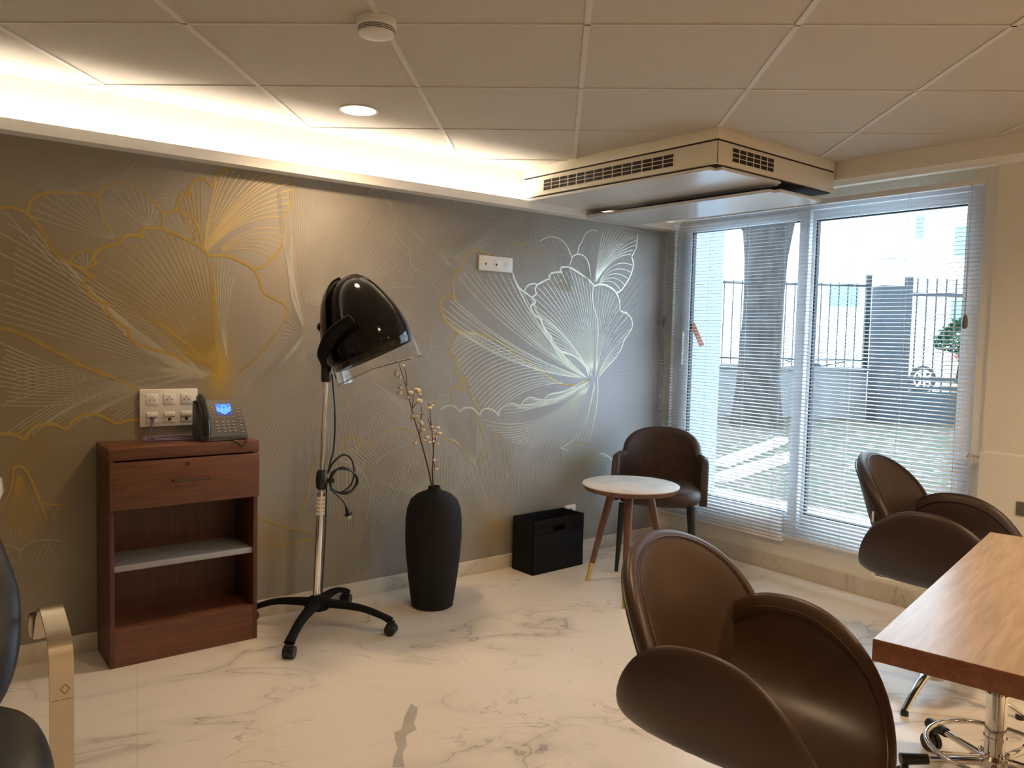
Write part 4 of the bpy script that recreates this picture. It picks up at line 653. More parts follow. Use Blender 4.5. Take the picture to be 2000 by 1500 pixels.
# base: four curved arms
ctr = Vector((0, 0, .115)); feet = [(-.232, -.251), (.222, -.262), (.238, .205), (-.215, .215)]
m = MB(); m.lathe([(.050, .085), (.058, .10), (.050, .128), (.030, .140)], 28); m.build('hub', 'black_matte', t)
for fx, fy in feet:
    d = Vector((fx, fy, 0)); m = MB()
    m.tube([Vector((0, 0, .112)), d * .30 + Vector((0, 0, .112)), d * .62 + Vector((0, 0, .104)), d * .88 + Vector((0, 0, .080)), d * 1.0 + Vector((0, 0, .062))], [.034, .027, .022, .020, .023], 14, sub=5, flat=.62); leg = m.build('leg', 'black_matte', t)
    u = d.normalized(); w_ = Vector((-u.y, u.x, 0)); m = MB()
    for s in (-1, 1): m.cyl(d + w_ * (s * .006) + Vector((0, 0, .025)) , d + w_ * (s * .022) + Vector((0, 0, .025)), .025, n=20)
    m.tube([d + Vector((0, 0, .025)), d + Vector((0, 0, .06))], [.012, .018], 12); m.tube([d - w_ * .007 + Vector((0, 0, .030)), d + w_ * .007 + Vector((0, 0, .030))], .026, 16)
    m.build('caster', 'black_plastic', leg)
pl = lambda z: Vector((.035 * (z - .128) / .97 + .0, .012, z))
m = MB(); m.cyl(pl(.12), pl(.60), .0175, n=24); m.build('lower_pole', 'chrome', t)
m = MB()
for i in range(5): m.tube([pl(.50 + i * .017), pl(.513 + i * .017)], .0195, 20)
m.build('grip_ring', 'white_plastic', t)
m = MB(); m.cyl(pl(.59), pl(1.12), .0115, n=24); m.build('upper_pole', 'chrome', t)
m = MB(); m.lathe([(.017, .612), (.025, .622), (.026, .655), (.022, .690), (.013, .700)], 20, 0, Matrix.Translation((pl(.65).x, .012, 0))); m.cyl(pl(.65) + Vector((.02, -.01, 0)), pl(.65) + Vector((.05, -.02, 0)), .010, n=10); m.build('height_clamp', 'black_plastic', t)
m = MB(); m.lathe([(.020, 1.085), (.022, 1.10), (.022, 1.17), (.018, 1.185)], 20, 0, Matrix.Translation((pl(1.1).x, .012, 0))); m.build('pole_socket', 'black_plastic', t)
# dome axis
C0 = Vector((1.649, 3.095, 1.217)) - T0; lat = Vector((.788, -.615, 0)); ax = (lat * -.427 + Vector((0, 0, .904))).normalized(); ex = (lat * .904 + Vector((0, 0, .427))).normalized(); ey = ax.cross(ex)
MX = Matrix.Identity(4)
for i in range(3): MX[i][0], MX[i][1], MX[i][2], MX[i][3] = ex[i], ey[i], ax[i] + ex[i] * .06, C0[i]
m = MB()
prof = [(.176, -.015), (.180, -.005), (.183, .03), (.183, .07), (.174, .12), (.160, .17), (.142, .215), (.120, .265), (.092, .305), (.060, .332), (.030, .343), (.001, .346)]
m.lathe(prof, 56, 0, MX, cap=False); dome = m.build('dome', 'black_gloss', t)
m = MB(); m.lathe([(.176, -.015), (.170, .0), (.166, .06), (.140, .17), (.09, .23), (.001, .24)], 56, 0, MX, cap=False); m.build('dome_lining', 'black_plastic', dome)
m = MB()  # rear motor cover and rim seam
vs = []; fs = []; na = 28
pc_ = [(.178, .020), (.188, .026), (.192, .05), (.191, .08), (.183, .125), (.169, .175), (.151, .222), (.128, .273), (.099, .313), (.066, .340), (.034, .351), (.010, .353)]
for (r_, z) in pc_:
    for k in range(na + 1):
        a = math.radians(132 + 96 * k / na); vs.append(MX @ Vector((r_ * math.cos(a) - .012, r_ * math.sin(a), z)))
for i in range(len(pc_) - 1):
    for k in range(na): fs.append([i * (na + 1) + k, i * (na + 1) + k + 1, (i + 1) * (na + 1) + k + 1, (i + 1) * (na + 1) + k])
m.add(vs, fs, 0, True); mc_ = m.build('rear_shell', 'black_gloss', dome); sd_ = mc_.modifiers.new('thick', 'SOLIDIFY'); sd_.thickness = .006; m = MB(); m.tube([MX @ Vector((r_ * math.cos(math.radians(228)) - .012, r_ * math.sin(math.radians(228)), z)) for r_, z in pc_[1:]], .003, 6, sub=3); m.build('shell_edge', 'black_gloss', dome)
m = MB(); m.tube([MX @ Vector(((r_ + .001) * .96, -(r_ + .001) * .26, z)) for r_, z in prof], .0035, 8, sub=3); m.build('seam_trim', 'black_plastic', dome)
for (dx, dz) in ((-.162, .190), (-.190, .085)): m = MB(); m.ball(MX @ Vector((dx, -.03, dz)), .022, 10); m.build('control_knob', 'black_gloss', dome)
# visor: clear band
m = MB(); nv = 56; vs = []; fs = []
for side, off in ((1, 0.0), (-1, -.003)):
    for zi in range(4):
        for k in range(nv):
            a = 2 * PI * k / nv; fr = math.cos(a)
            zt = .010; zb = -.062 - .030 * max(0, fr) - .004 * max(0, -fr)
            z = zt + (zb - zt) * zi / 3; r_ = .187 + .006 * zi / 3 + off
            vs.append(MX @ Vector((r_ * math.cos(a), r_ * math.sin(a), z)))
for b_ in (0, 4 * nv):
    for zi in range(3):
        for k in range(nv): fs.append([b_ + zi * nv + k, b_ + zi * nv + (k + 1) % nv, b_ + (zi + 1) * nv + (k + 1) % nv, b_ + (zi + 1) * nv + k])
for e_ in (0, 3):
    for k in range(nv): fs.append([e_ * nv + k, e_ * nv + (k + 1) % nv, 4 * nv + e_ * nv + (k + 1) % nv, 4 * nv + e_ * nv + k])
m.add(vs, fs, 0, True); vz = m.build('visor', 'visor_clear', t)
m = MB(); m.tube([MX @ Vector((.1925 * math.cos(2 * PI * k / 56), .1925 * math.sin(2 * PI * k / 56), -.064 - .030 * max(0, math.cos(2 * PI * k / 56)) - .004 * max(0, -math.cos(2 * PI * k / 56)))) for k in range(56)], .0035, 8, closed=True); m.build('visor_rim', 'visor_clear', vz)
# yoke
sx = pl(1.17)
for s in (-1,):
    m = MB(); cy_ = 3.247 - T0.y
    m.tube([sx + Vector((0, 0, -.02)), Vector((1.478, 3.20, 1.175)) - T0, Vector((1.437, 3.130, 1.214)) - T0, Vector((1.421, 3.035, 1.285)) - T0, Vector((1.440, 2.975, 1.33)) - T0, Vector((1.470, 2.948, 1.362)) - T0], [.022, .027, .030, .030, .028, .024], 14, sub=6, flat=.6)
    m.build('yoke_arm', 'black_matte', t)
# cord with coil and plug
cl = pl(.68)
pts = [pl(1.12) + Vector((.022, -.012, 0)), pl(.95) + Vector((.040, -.02, 0)), pl(.80) + Vector((.042, -.02, 0)), pl(.74) + Vector((.025, -.03, 0)), pl(.69) + Vector((.01, -.04, 0))]
rx = [(.03, .73), (.075, .765), (.115, .745), (.135, .68), (.115, .625), (.06, .60), (.02, .635), (.03, .695), (.09, .70), (.145, .67), (.150, .63), (.10, .59), (.04, .61), (.02, .66), (.06, .71), (.12, .69), (.145, .65), (.12, .605), (.07, .595), (.02, .62), (.05, .59), (.085, .555), (.10, .52)]
pts += [Vector((cl.x + a, -.03 - .004 * (i % 3), b)) for i, (a, b) in enumerate(rx)]
m = MB(); m.tube(pts, .0042, 8, sub=6); cd_ = m.build('power_cord', 'black_plastic', t)
m = MB(); pe = pts[-1]; m.tube([pe + Vector((-.004, 0, .012)), pe + Vector((.006, 0, -.020))], [.007, .012], 12); m.tube([pe + Vector((.006, 0, -.020)), pe + Vector((.008, 0, -.026))], .018, 16); m.build('plug', 'black_plastic', cd_)
m = MB(); m.tube([pe + Vector((.004, 0, -.026)), pe + Vector((.010, 0, -.046))], .0025, 8); m.tube([pe + Vector((.014, 0, -.024)), pe + Vector((.020, 0, -.044))], .0025, 8); m.build('plug_pin', 'chrome', cd_)
m = MB(); m.tube([pl(.62) + Vector((.012, -.028, 0)), pl(.4) + Vector((.022, -.012, 0)), pl(.13) + Vector((.022, -.004, 0))], .0035, 8, sub=4); m.build('lower_cord', 'black_plastic', t)

# ---------------------------------------------------------------- vase and berry branches
t = thing('floor_vase', 'tall matte black floor vase with narrow neck in front of the mural', 'vase', (2.040, 3.200, 0))
m = MB(); m.lathe([(.090, 0), (.100, .006), (.106, .05), (.118, .14), (.130, .25), (.1355, .34), (.1345, .42), (.128, .475), (.112, .515), (.085, .540), (.055, .553), (.034, .562), (.028, .572), (.029, .580), (.022, .581), (.020, .56), (.03, .50), (.001, .05)], 64); m.build('body', 'vase_black', t)
rv = random.Random(11)
def branch(label, path, twigs, nb):
    t = thing('berry_branch', label, 'branch', tuple(path[0]), 0, 'berry branches in the vase')
    o = Vector(path[0]); P = [Vector(p) - o for p in path]
    m = MB(); R = [.0042 * (1 - .65 * i / (len(P) - 1)) for i in range(len(P))]; m.tube(P, R, 7, sub=4)
    ends = []
    for a, b in twigs: m.tube([Vector(a) - o, (Vector(a) + Vector(b)) / 2 - o + Vector((.003, 0, .004)), Vector(b) - o], [.0022, .0018, .0014], 6, sub=3)
    m.build('stem', 'stem', t)
    for (x, z, r) in nb:
        c = Vector((x, 3.2 + rv.uniform(-.025, .025), z)) - o; m = MB(); m.ball(c, r, 8, sz=(1, 1, .9)); m.tube([c + Vector((0, 0, r * .85)), c + Vector((.002, 0, r * 1.7))], .0009, 5, mi=1); m.ball(c + Vector((r * .2, -r * .2, -r * .84)), r * .18, 5, mi=1)
        m.build('berry', ['berry', 'berry_tip'], t)
branch('tall left berry branch with pale beads leaning out of the black vase', BR['L'], BR['LT'], BR['LB'])
branch('short right berry branch with pale beads standing upright in the black vase', BR['R'], BR['RT'], BR['RB'])

# ---------------------------------------------------------------- bin
t = thing('storage_bin', 'black rectangular open bin with slot handle against the mural', 'bin', (2.93, 3.385, 0), math.radians(2))
m = MB(); w2, d2, hh, th = .192, .088, .300, .006
m.box((-w2, -d2, 0), (w2, d2, .008)); m.box((-w2, -d2, 0), (-w2 + th, d2, hh), .001); m.box((w2 - th, -d2, 0), (w2, d2, hh), .001); m.box((-w2, d2 - th, 0), (w2, d2, hh), .001)
m.box((-w2, -d2, 0), (w2, -d2 + th, .225), .001); m.box((-w2, -d2, .255), (w2, -d2 + th, hh), .001); m.box((-w2, -d2, .22), (-.045, -d2 + th, .26)); m.box((.045, -d2, .22), (w2, -d2 + th, .26))
m.build('body', 'black_matte', t)

# ---------------------------------------------------------------- round side table
t = thing('side_table', 'round marble topped side table on walnut legs with brass feet', 'table', (2.985, 2.815, 0))
m = MB(); m.lathe([(.232, .532), (.240, .540), (.247, .556)], 72); m.build('rim', 'walnut', t)
m = MB(); m.lathe([(.247, .556), (.2475, .561), (.244, .563), (.001, .563)], 72); m.build('top', 'table_marble', t)
for fx, fy in ((-.048, .249), (-.200, -.172), (.222, -.090)):
    a = Vector((fx, fy, 0)); b = Vector((fx * .42, fy * .42, .535)); k = a.lerp(b, .20)
    m = MB(); m.tube([k, a.lerp(b, .6), b], [.0145, .0185, .0225], 18); lg = m.build('leg', 'walnut', t)
    m = MB(); m.tube([a, k], [.0105, .0150], 18); m.build('foot_cap', 'brass', lg)

# ---------------------------------------------------------------- upholstered armchair in the corner
t = thing('armchair', 'small dark brown leather armchair in the corner behind the round table', 'armchair', (3.500, 3.075, 0), math.radians(128.3))
m = MB()
def seatS(p, q):
    e = 3.2; k = 1 / max(1e-6, (abs(p) ** e + abs(q) ** e)) ** (1 / e) * math.hypot(p, q) if (p or q) else 1
    return Vector((p * k * .240, .030 + q * k * .235, .425 + .012 * (1 - p * p) * (1 - q * q)))
disc_surface(m, seatS, .110, 12, 64, power=9); m.build('seat', 'worn_leather', t)
m = MB(); nU, nV, TH = 56, 12, .045
def path(u):     # u in -1..1 round the back
    a = u * math.radians(118)
    x = .250 * math.sin(a) if abs(a) < PI / 2 else .250 * math.copysign(1, a)
    y = -.215 * math.cos(a) if abs(a) < PI / 2 else (abs(a) - PI / 2) * .19
    return Vector((x, y, 0))
def topz(u):
    au = abs(u)
    if au < .50: return .640 + .140 * math.sqrt(max(0, 1 - (au / .50) ** 2.4))
    if au < .60: return .640 + .003 * (au - .50)
    k = (au - .60) / .40
    return .640 - .025 * k - .17 * max(0, (k - .35) / .65) ** 2.4
vs = []; fs = []
rows = []
for i in range(nU + 1):
    u = -1 + 2 * i / nU; p = path(u); p2 = path(min(1, u + .01)); p1 = path(max(-1, u - .01)); tt = (p2 - p1).normalized(); n_ = Vector((tt.y, -tt.x, 0))
    zt = topz(u); zb = .375
    prof2 = []
    for k in range(nV + 1): prof2.append((1, zb + (zt - TH / 2 - zb) * k / nV))
    for k in range(1, 6): prof2.append((math.cos(PI * k / 6), zt - TH / 2 + TH / 2 * math.sin(PI * k / 6)))
    for k in range(nV, -1, -1): prof2.append((-1, zb + (zt - TH / 2 - zb) * k / nV))
    for s_, z in prof2:
        lean = 1 + .10 * (z - .42) / .38
        q = Vector((p.x * (1 + .02 * (z - .42) / .3), p.y * lean if p.y < 0 else p.y, z)) + n_ * (s_ * TH / 2)
        vs.append(q)
    rows.append(len(prof2))
R_ = rows[0]
for i in range(nU):
    for k in range(R_): fs.append([i * R_ + k, i * R_ + (k + 1) % R_, (i + 1) * R_ + (k + 1) % R_, (i + 1) * R_ + k])
fs.append(list(range(R_))); fs.append([nU * R_ + k for k in range(R_ - 1, -1, -1)])
m.add(vs, fs, 0, True); m.build('backrest', 'worn_leather', t, smooth_angle=60)
for lx, ly, sx_, sy_ in ((.19, .195, .02, .03), (-.19, .195, -.02, .03), (.17, -.15, .02, -.03), (-.17, -.15, -.02, -.03)):
    m = MB(); m.tube([(lx + sx_, ly + sy_, 0), (lx, ly, .385)], [.0105, .021], 16); m.build('leg', 'black_wood', t)

# ---------------------------------------------------------------- petal chairs
def petal_chair(label, loc, rz, z0, base_rot, leather, tagit):
    t = thing('petal_chair', label, 'chair', loc, rz, 'brown petal chairs at the wooden table')
    A, PH = .455, math.radians(86); NT = 200; tab = [(0, 0)]; x = z = 0
    for i in range(NT * 2):
        s = (i + .5) / NT; e_ = max(0, min(1, (s - .16) / .62)); ph = PH * e_ * (2 - e_) * (.5 + .5 * e_); x += math.cos(ph) * A / NT; z += math.sin(ph) * A / NT; tab.append((x, z))
    def look(s):
        s = min(1.98, s) * NT; i = int(s); f_ = s - i; a, b = tab[i], tab[i + 1]; return a[0] + (b[0] - a[0]) * f_, a[1] + (b[1] - a[1]) * f_
    B = .285
    def seat(p, q):
        hy = math.hypot(p, q); k_ = hy / max(1e-6, (abs(p) ** 2.25 + abs(q) ** 2.25) ** (1 / 2.25)); k_ = 1 + (k_ - 1) * min(1, hy); p *= k_; q *= k_
        X_, Z_ = look(abs(p)); sg = 1 if p >= 0 else -1
        return Vector((sg * X_, .030 + B * q - .035 * abs(p) ** 2, z0 + Z_ - .045 * max(0, q) ** 2 * (1 - min(1, abs(p))) + .030 * min(0, q) ** 2))
    m = MB(); disc_surface(m, seat, .050, 16, 88, power=9); st = m.build('seat_shell', leather, t, smooth_angle=75)
    def rim(fn, r, off, n=96):
        P = []
        for k in range(n):
            a = 2 * PI * k / n; p, q = r * math.cos(a), r * math.sin(a); e = 1e-3
            nn = (fn(p + e, q) - fn(p - e, q)).cross(fn(p, q + e) - fn(p, q - e)).normalized(); P.append(fn(p, q) + nn * off)
        return P
    m = MB(); m.tube(rim(seat, .93, .0225), .0022, 6, closed=True); m.build('seat_seam', leather, st)
    def back(p, q):
        wd = .338 * (1 - .03 * (1 - q) / 2 - .38 * max(0, -q - .15) ** 1.2); R = .37; th_ = p * wd / R
        return Vector((R * math.sin(th_) - .035, -.205 - .075 * (q + .3) + R * (1 - math.cos(th_)) * (.85 - .1 * q), z0 + .205 + .235 * q))
    m = MB(); disc_surface(m, back, .052, 14, 80, power=9); bk = m.build('backrest', leather, t, smooth_angle=75)
    m = MB(); m.tube(rim(back, .92, -.0235), .0022, 6, closed=True); m.tube(rim(back, .92, .0235), .0022, 6, closed=True); m.build('back_seam', leather, bk)
    if tagit: 
        q_ = back(.78, .13) + Vector((.0195, -.0225, 0)); m = MB(); m.box((-.001, -.009, -.020), (.001, .009, .020), .0003, mx=Matrix.Translation(q_) @ Matrix.Rotation(math.atan2(-.8, .6), 4, 'Z')); m.build('label_tag', 'white_plastic', bk)
    m = MB(); m.box((-.05, -.215, z0 - .035), (.05, .06, z0 - .022), .003); m.box((-.03, -.235, z0 - .035), (.03, -.222, z0 + .12), .004); m.build('bracket', 'chrome', t)
    m = MB(); m.cyl((0, 0, .085), (0, 0, .20), .030, n=24); m.cyl((0, 0, .20), (0, 0, z0 - .025), .018, n=20); m.build('column', 'chrome', t)
    m = MB(); m.lathe([(.036, .055), (.040, .065), (.040, .105), (.030, .115)], 28); hub = m.build('hub', 'chrome', t)
    for k in range(4):
        a = base_rot + k * PI / 2; u = Vector((math.cos(a), math.sin(a), 0)); m = MB()
        m.tube([u * .02 + Vector((0, 0, .095)), u * .10 + Vector((0, 0, .090)), u * .20 + Vector((0, 0, .060)), u * .29 + Vector((0, 0, .018))], [.020, .018, .014, .011], 14, sub=5, flat=.7); lg = m.build('leg', 'chrome', t)
        m = MB(); m.cyl(u * .285 + Vector((0, 0, 0)), u * .285 + Vector((0, 0, .014)), .014, n=16); m.build('glide', 'black_plastic', lg)
    return t
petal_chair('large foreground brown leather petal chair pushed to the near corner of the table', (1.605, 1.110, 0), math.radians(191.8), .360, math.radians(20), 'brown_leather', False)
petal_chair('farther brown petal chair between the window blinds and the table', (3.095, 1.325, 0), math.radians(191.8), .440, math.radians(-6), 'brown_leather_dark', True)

# ---------------------------------------------------------------- wooden table
TA = math.atan2(.205, .979)
t = thing('work_table', 'wooden work table top in the right foreground between the two brown chairs', 'table', (1.466, .743, 0), TA)
m = MB(); m.box((0, -.78, .7072), (1.178, 0, .7490), .001, mi=1); m.add([(0.0012, -.7788, .7500), (1.1768, -.7788, .7500), (1.1768, -.0012, .7500), (.0012, -.0012, .7500), (0.0012, -.7788, .7488), (1.1768, -.7788, .7488), (1.1768, -.0012, .7488), (.0012, -.0012, .7488)], [(0, 1, 2, 3), (4, 7, 6, 5), (0, 4, 5, 1), (1, 5, 6, 2), (2, 6, 7, 3), (3, 7, 4, 0)], 0)
m.build('tabletop', ['table_wood', 'table_edge'], t)
for x in (.10, 1.06):
    m = MB(); m.box((x, -.74, 0), (x + .035, -.42, .7072), .002); m.build('panel_leg', 'table_edge', t)

# ---------------------------------------------------------------- rolling stool under the table
t = thing('rolling_stool', 'chrome rolling stool with ring and black casters under the table', 'stool', (2.535, .905, 0))
m = MB(); m.cyl((0, 0, .10), (0, 0, .30), .028, n=28); m.cyl((0, 0, .30), (0, 0, .42), .018, n=20); m.tube([(0, 0, .165), (0, 0, .172)], .031, 24); m.build('column', 'chrome', t)
m = MB(); m.lathe([(.036, .070), (.040, .078), (.040, .108), (.030, .118)], 28)
for k in range(5): m.ball((.036 * math.cos(k * 1.257 + .3), .036 * math.sin(k * 1.257 + .3), .118), .009, 8)
m.build('hub', 'chrome', t)
m = MB(); m.tube([(.178 * math.cos(2 * PI * k / 48), .178 * math.sin(2 * PI * k / 48), .128) for k in range(48)], .0075, 10, closed=True)
for k in range(3): a = 2.6 + k * 2.094; m.tube([(.03 * math.cos(a), .03 * math.sin(a), .115), (.178 * math.cos(a), .178 * math.sin(a), .128)], .005, 8)
m.build('foot_ring', 'chrome', t)
for k in range(5):
    a = math.radians(64.5) + k * 2 * PI / 5 ; u = Vector((math.cos(a), math.sin(a), 0)); m = MB()
    m.tube([u * .03 + Vector((0, 0, .092)), u * .22 + Vector((0, 0, .086))], [.014, .011], 12, flat=.8); lg = m.build('leg', 'chrome', t)
    m = MB(); m.tube([u * .185 + Vector((0, 0, .087)), u * .262 + Vector((0, 0, .082))], [.015, .017], 12); m.build('end_sleeve', 'black_plastic', lg)
    w_ = Vector((-u.y, u.x, 0)); c = u * .248 + Vector((0, 0, .027)); m = MB()
    for s in (-1, 1): m.cyl(c + w_ * (s * .004), c + w_ * (s * .019), .027, n=20)
    m.tube([c + Vector((0, 0, .02)), c + Vector((0, 0, .055))], .010, 10); m.build('caster', 'black_plastic', lg)
m = MB(); m.lathe([(.150, .415), (.168, .425), (.172, .445), (.160, .465), (.001, .470)], 40); m.build('seat', 'black_leather', t)

# ---------------------------------------------------------------- shampoo chair at the left edge
t = thing('shampoo_chair', 'black shampoo chair with a champagne metal armrest at the left edge', 'chair', (-.02, 1.95, 0))
XA = .3035
m = MB(); ap = [(.250, .545), (.215, .600), (.165, .640), (.135, .648), (.08, .632), (.030, .612), (.012, .590), (.004, .545), (.004, .42), (.008, .32), (-.01, .245), (-.06, .215)]
m.strap([(XA, y, z) for y, z in ap], (.048, 0, 0), .006, sub=6); arm = m.build('armrest', 'brushed', t); arm['label'] = 'right champagne metal armrest strap'
m = MB(); m.strap([(-XA, y, z) for y, z in ap], (.048, 0, 0), .006, sub=6); m.build('armrest', 'brushed', t)
m = MB(); m.strap([(XA - .012, .258, .540), (XA - .012, .240, .600), (XA - .012, .200, .625)], (.044, 0, 0), .006, sub=4, round_end=True); m.build('armrest_bracket', 'brushed', t)
# small diamond mark and lettering on the armrest upright
m = MB(); zc, yy = .505, .0008
for a, b in (((0, .011), (.009, 0)), ((.009, 0), (0, -.011)), ((0, -.011), (-.009, 0)), ((-.009, 0), (-.002, .009))):
    m.tube([(XA + .006 + a[0], yy - .0003, zc + a[1]), (XA + .006 + b[0], yy - .0003, zc + b[1])], .0012, 4)
for i in range(15):
    if i == 6: continue
    x = XA - .020 + i * .0028; m.box((x, yy - .0006, zc - .024), (x + .0018, yy + .0002, zc - .0215))
m.build('maker_mark', 'print_dark', arm)
m = MB()
def shS(p, q):
    e = 3; k = 1 / max(1e-6, (abs(p) ** e + abs(q) ** e)) ** (1 / e) * math.hypot(p, q) if (p or q) else 1
    return Vector((p * k * .248, -.235 + q * k * .26, .465 + .02 * (1 - q * q)))
disc_surface(m, shS, .13, 12, 64, power=6); m.build('seat', 'black_leather', t)
m = MB()
def bkS(p, q):
    e = 2.6; k = 1 / max(1e-6, (abs(p) ** e + abs(q) ** e)) ** (1 / e) * math.hypot(p, q) if (p or q) else 1
    v = q * k; return Vector((p * k * (.250 - .05 * max(0, v)), .235 + v * .235 + .03 * v * v, .675 + v * .27))
disc_surface(m, bkS, .10, 12, 64, power=5); m.build('backrest', 'black_leather', t)
m = MB(); m.box((-.17, -.40, .20), (.17, .25, .38), .03); m.box((-.24, -.12, .20), (.24, .0, .235), .01); m.build('base', 'black_plastic', t)
m = MB(); m.box((-.16, -.35, 0), (.16, .3, .20), .02); m.build('foot', 'black_matte', t)
m = MB()
for s in (-1, 1): m.tube([(s * .25, .02, .225), (s * (XA - .03), -.02, .225)], .012, 10)
m.build('arm_mount', 'chrome', t)
m = MB(); m.lathe([(.10, .70), (.18, .73), (.250, .79), (.272, .845), (.268, .875), (.250, .880), (.225, .86), (.17, .80), (.08, .76), (.001, .755)], 48, 0, Matrix.Translation((-.01, .665, 0))); m.build('basin', 'ceramic', t)['label'] = 'white ceramic basin'
m = MB(); m.box((-.14, .53, 0), (.12, .82, .72), .03); m.build('basin_pedestal', 'black_matte', t)

# ---------------------------------------------------------------- outside
GZ = -.10
mat('paving', (0.82, 0.80, 0.76), 0.8, var=0.06, scale=6)
mat('render_white', (0.86, 0.86, 0.84), 0.85, var=0.02)
mat('render_wing', (0.22, 0.27, 0.34), 0.85, var=0.02)
mat('render_grey', (0.17, 0.165, 0.165), 0.85, var=0.08, scale=3)
mat('stone_dark', (0.035, 0.04, 0.048), 0.85, var=0.12, scale=3)
mat('iron', (0.018, 0.022, 0.028), 0.5)
mat('gate_teal', (0.016, 0.027, 0.035), 0.5)
mat('bark', (0.035, 0.030, 0.028), 0.95, var=0.5, scale=9, stretch=(1, 1, .35), bump=0.8, bscale=40)
mat('leaf', (0.02, 0.075, 0.03), 0.7, var=0.35, scale=3)
mat('car_white', (0.75, 0.76, 0.78), 0.25, coat=.5)
mat('car_glass', (0.22, 0.30, 0.34), 0.1)
mat('tyre', (0.02, 0.02, 0.02), 0.8)
mat('tail_red', (0.65, 0.03, 0.04), 0.3)
mat('asphalt', (0.45, 0.45, 0.44), 0.9)
def litter():
    m = bpy.data.materials.new('leaf_litter'); m.use_nodes = True; t = m.node_tree; b = t.nodes['Principled BSDF']; b.inputs['Roughness'].default_value = 0.9; L = t.links.new; N = t.nodes.new
    tc = N('ShaderNodeTexCoord'); v = N('ShaderNodeTexVoronoi'); v.inputs['Scale'].default_value = 14; L(tc.outputs['Object'], v.inputs[0])
    r = N('ShaderNodeValToRGB'); e = r.color_ramp.elements; e[0].position = 0.0; e[0].color = (0.012, 0.018, 0.008, 1); e[1].position = 1.0; e[1].color = (0.34, 0.30, 0.26, 1)
    for p_, c_ in ((0.45, (0.03, 0.045, 0.018, 1)), (0.60, (0.06, 0.035, 0.028, 1)), (0.78, (0.075, 0.055, 0.045, 1))): q = e.new(p_); q.color = c_
    n = N('ShaderNodeTexNoise'); n.inputs['Scale'].default_value = 9; n.inputs['Detail'].default_value = 8; n.inputs['Roughness'].default_value = .8; L(tc.outputs['Object'], n.inputs[0])
    sp = N('ShaderNodeSeparateColor'); L(v.outputs['Color'], sp.inputs[0]); mx = N('ShaderNodeMath'); mx.operation = 'MULTIPLY_ADD'; L(sp.outputs[0], mx.inputs[0]); mx.inputs[1].default_value = .6; mm = N('ShaderNodeMath'); mm.operation = 'MULTIPLY'; mm.inputs[1].default_value = .5; L(n.outputs['Fac'], mm.inputs[0]); L(mm.outputs[0], mx.inputs[2])
    L(mx.outputs[0], r.inputs[0]); L(r.outputs[0], b.inputs['Base Color']); MATS['leaf_litter'] = m
litter()
m = MB(); m.box((6.23, -12, GZ - .2), (22, 26, GZ - .004)); tag(m.build('lawn', 'leaf_litter'), 'garden ground littered with fallen leaves outside the window', 'ground', kind='stuff')
m = MB(); m.box((X1 + T + .01, -4, GZ - .2), (6.22, 12, GZ)); struct(m.build('terrace', 'paving'))
m = MB(); m.box((14, -20, GZ - .3), (60, 60, GZ - .02)); 
m = MB(); m.add([(16.2, 34, .18), (12.0, 3.0, .18), (30, -10, .18), (60, 10, .18), (60, 60, .18)], [(0, 1, 2, 3, 4)]); m.add([(16.2, 34, .10), (12.0, 3.0, .10), (30, -10, .10), (60, 10, .10), (60, 60, .10)], [(4, 3, 2, 1, 0)])
m = MB()
m = MB(); m.box((X1 + T + .02, 4.55, GZ), (5.93, 4.85, 5.0)); struct(m.build('building_wing', 'render_wing'))
for lab, a, b in (('pale kerb stone line nearer the terrace', (6.55, 4.95), (8.95, 5.55)), ('pale kerb stone line farther out towards the tree', (7.3, 5.52), (9.9, 6.45))):
    a = Vector((*a, GZ)); b = Vector((*b, GZ)); d = (b - a).normalized(); w_ = Vector((-d.y, d.x, 0)) * .07; m = MB()
    vs = [p + s * w_ + Vector((0, 0, z)) for p in (a, b) for s in (-1, 1) for z in (-.003, .07)]; m.add(vs, [(0, 1, 3, 2), (4, 6, 7, 5), (0, 4, 5, 1), (2, 3, 7, 6), (1, 5, 7, 3), (0, 2, 6, 4)])
    tag(m.build('kerb', 'paving'), lab, 'kerb')
# tree
t = thing('tree', 'thick bare tree trunk outside the left window pane', 'tree', (11.5, 8.0, GZ))
m = MB(); prof = [(.46, 0), (.40, .25), (.345, .7), (.325, 1.4), (.315, 2.2), (.33, 2.8), (.40, 3.3), (.47, 3.7), (.36, 4.2), (.27, 5.2), (.2, 6.5)]
nn = 36; vs = []; fs = []
for (r_, z) in prof:
    for k in range(nn):
        a = 2 * PI * k / nn; q = r_ * (1 + .06 * math.sin(3 * a + z) + .04 * math.sin(7 * a - 2 * z) + .03 * math.sin(11 * a)); vs.append((q * math.cos(a) + .02 * z, q * math.sin(a), z))
for i in range(len(prof) - 1):
    for k in range(nn): fs.append([i * nn + k, i * nn + (k + 1) % nn, (i + 1) * nn + (k + 1) % nn, (i + 1) * nn + k])
m.add(vs, fs, 0, True); m.build('trunk', 'bark', t, smooth_angle=80)
for a, b, r_ in (((.05, -.1, 3.5), (.5, -1.6, 5.6), .13), ((.05, .1, 3.6), (.3, 1.3, 5.8), .12), ((0, -.2, 3.3), (.2, -.55, 3.75), .10), ((-.1, .2, 3.2), (-.2, .5, 3.8), .09)):
    m = MB(); m.tube([a, (Vector(a) + Vector(b)) / 2 + Vector((0, 0, -.1)), b], [r_, r_ * .85, r_ * .5], 12, sub=4); m.build('branch', 'bark', t)
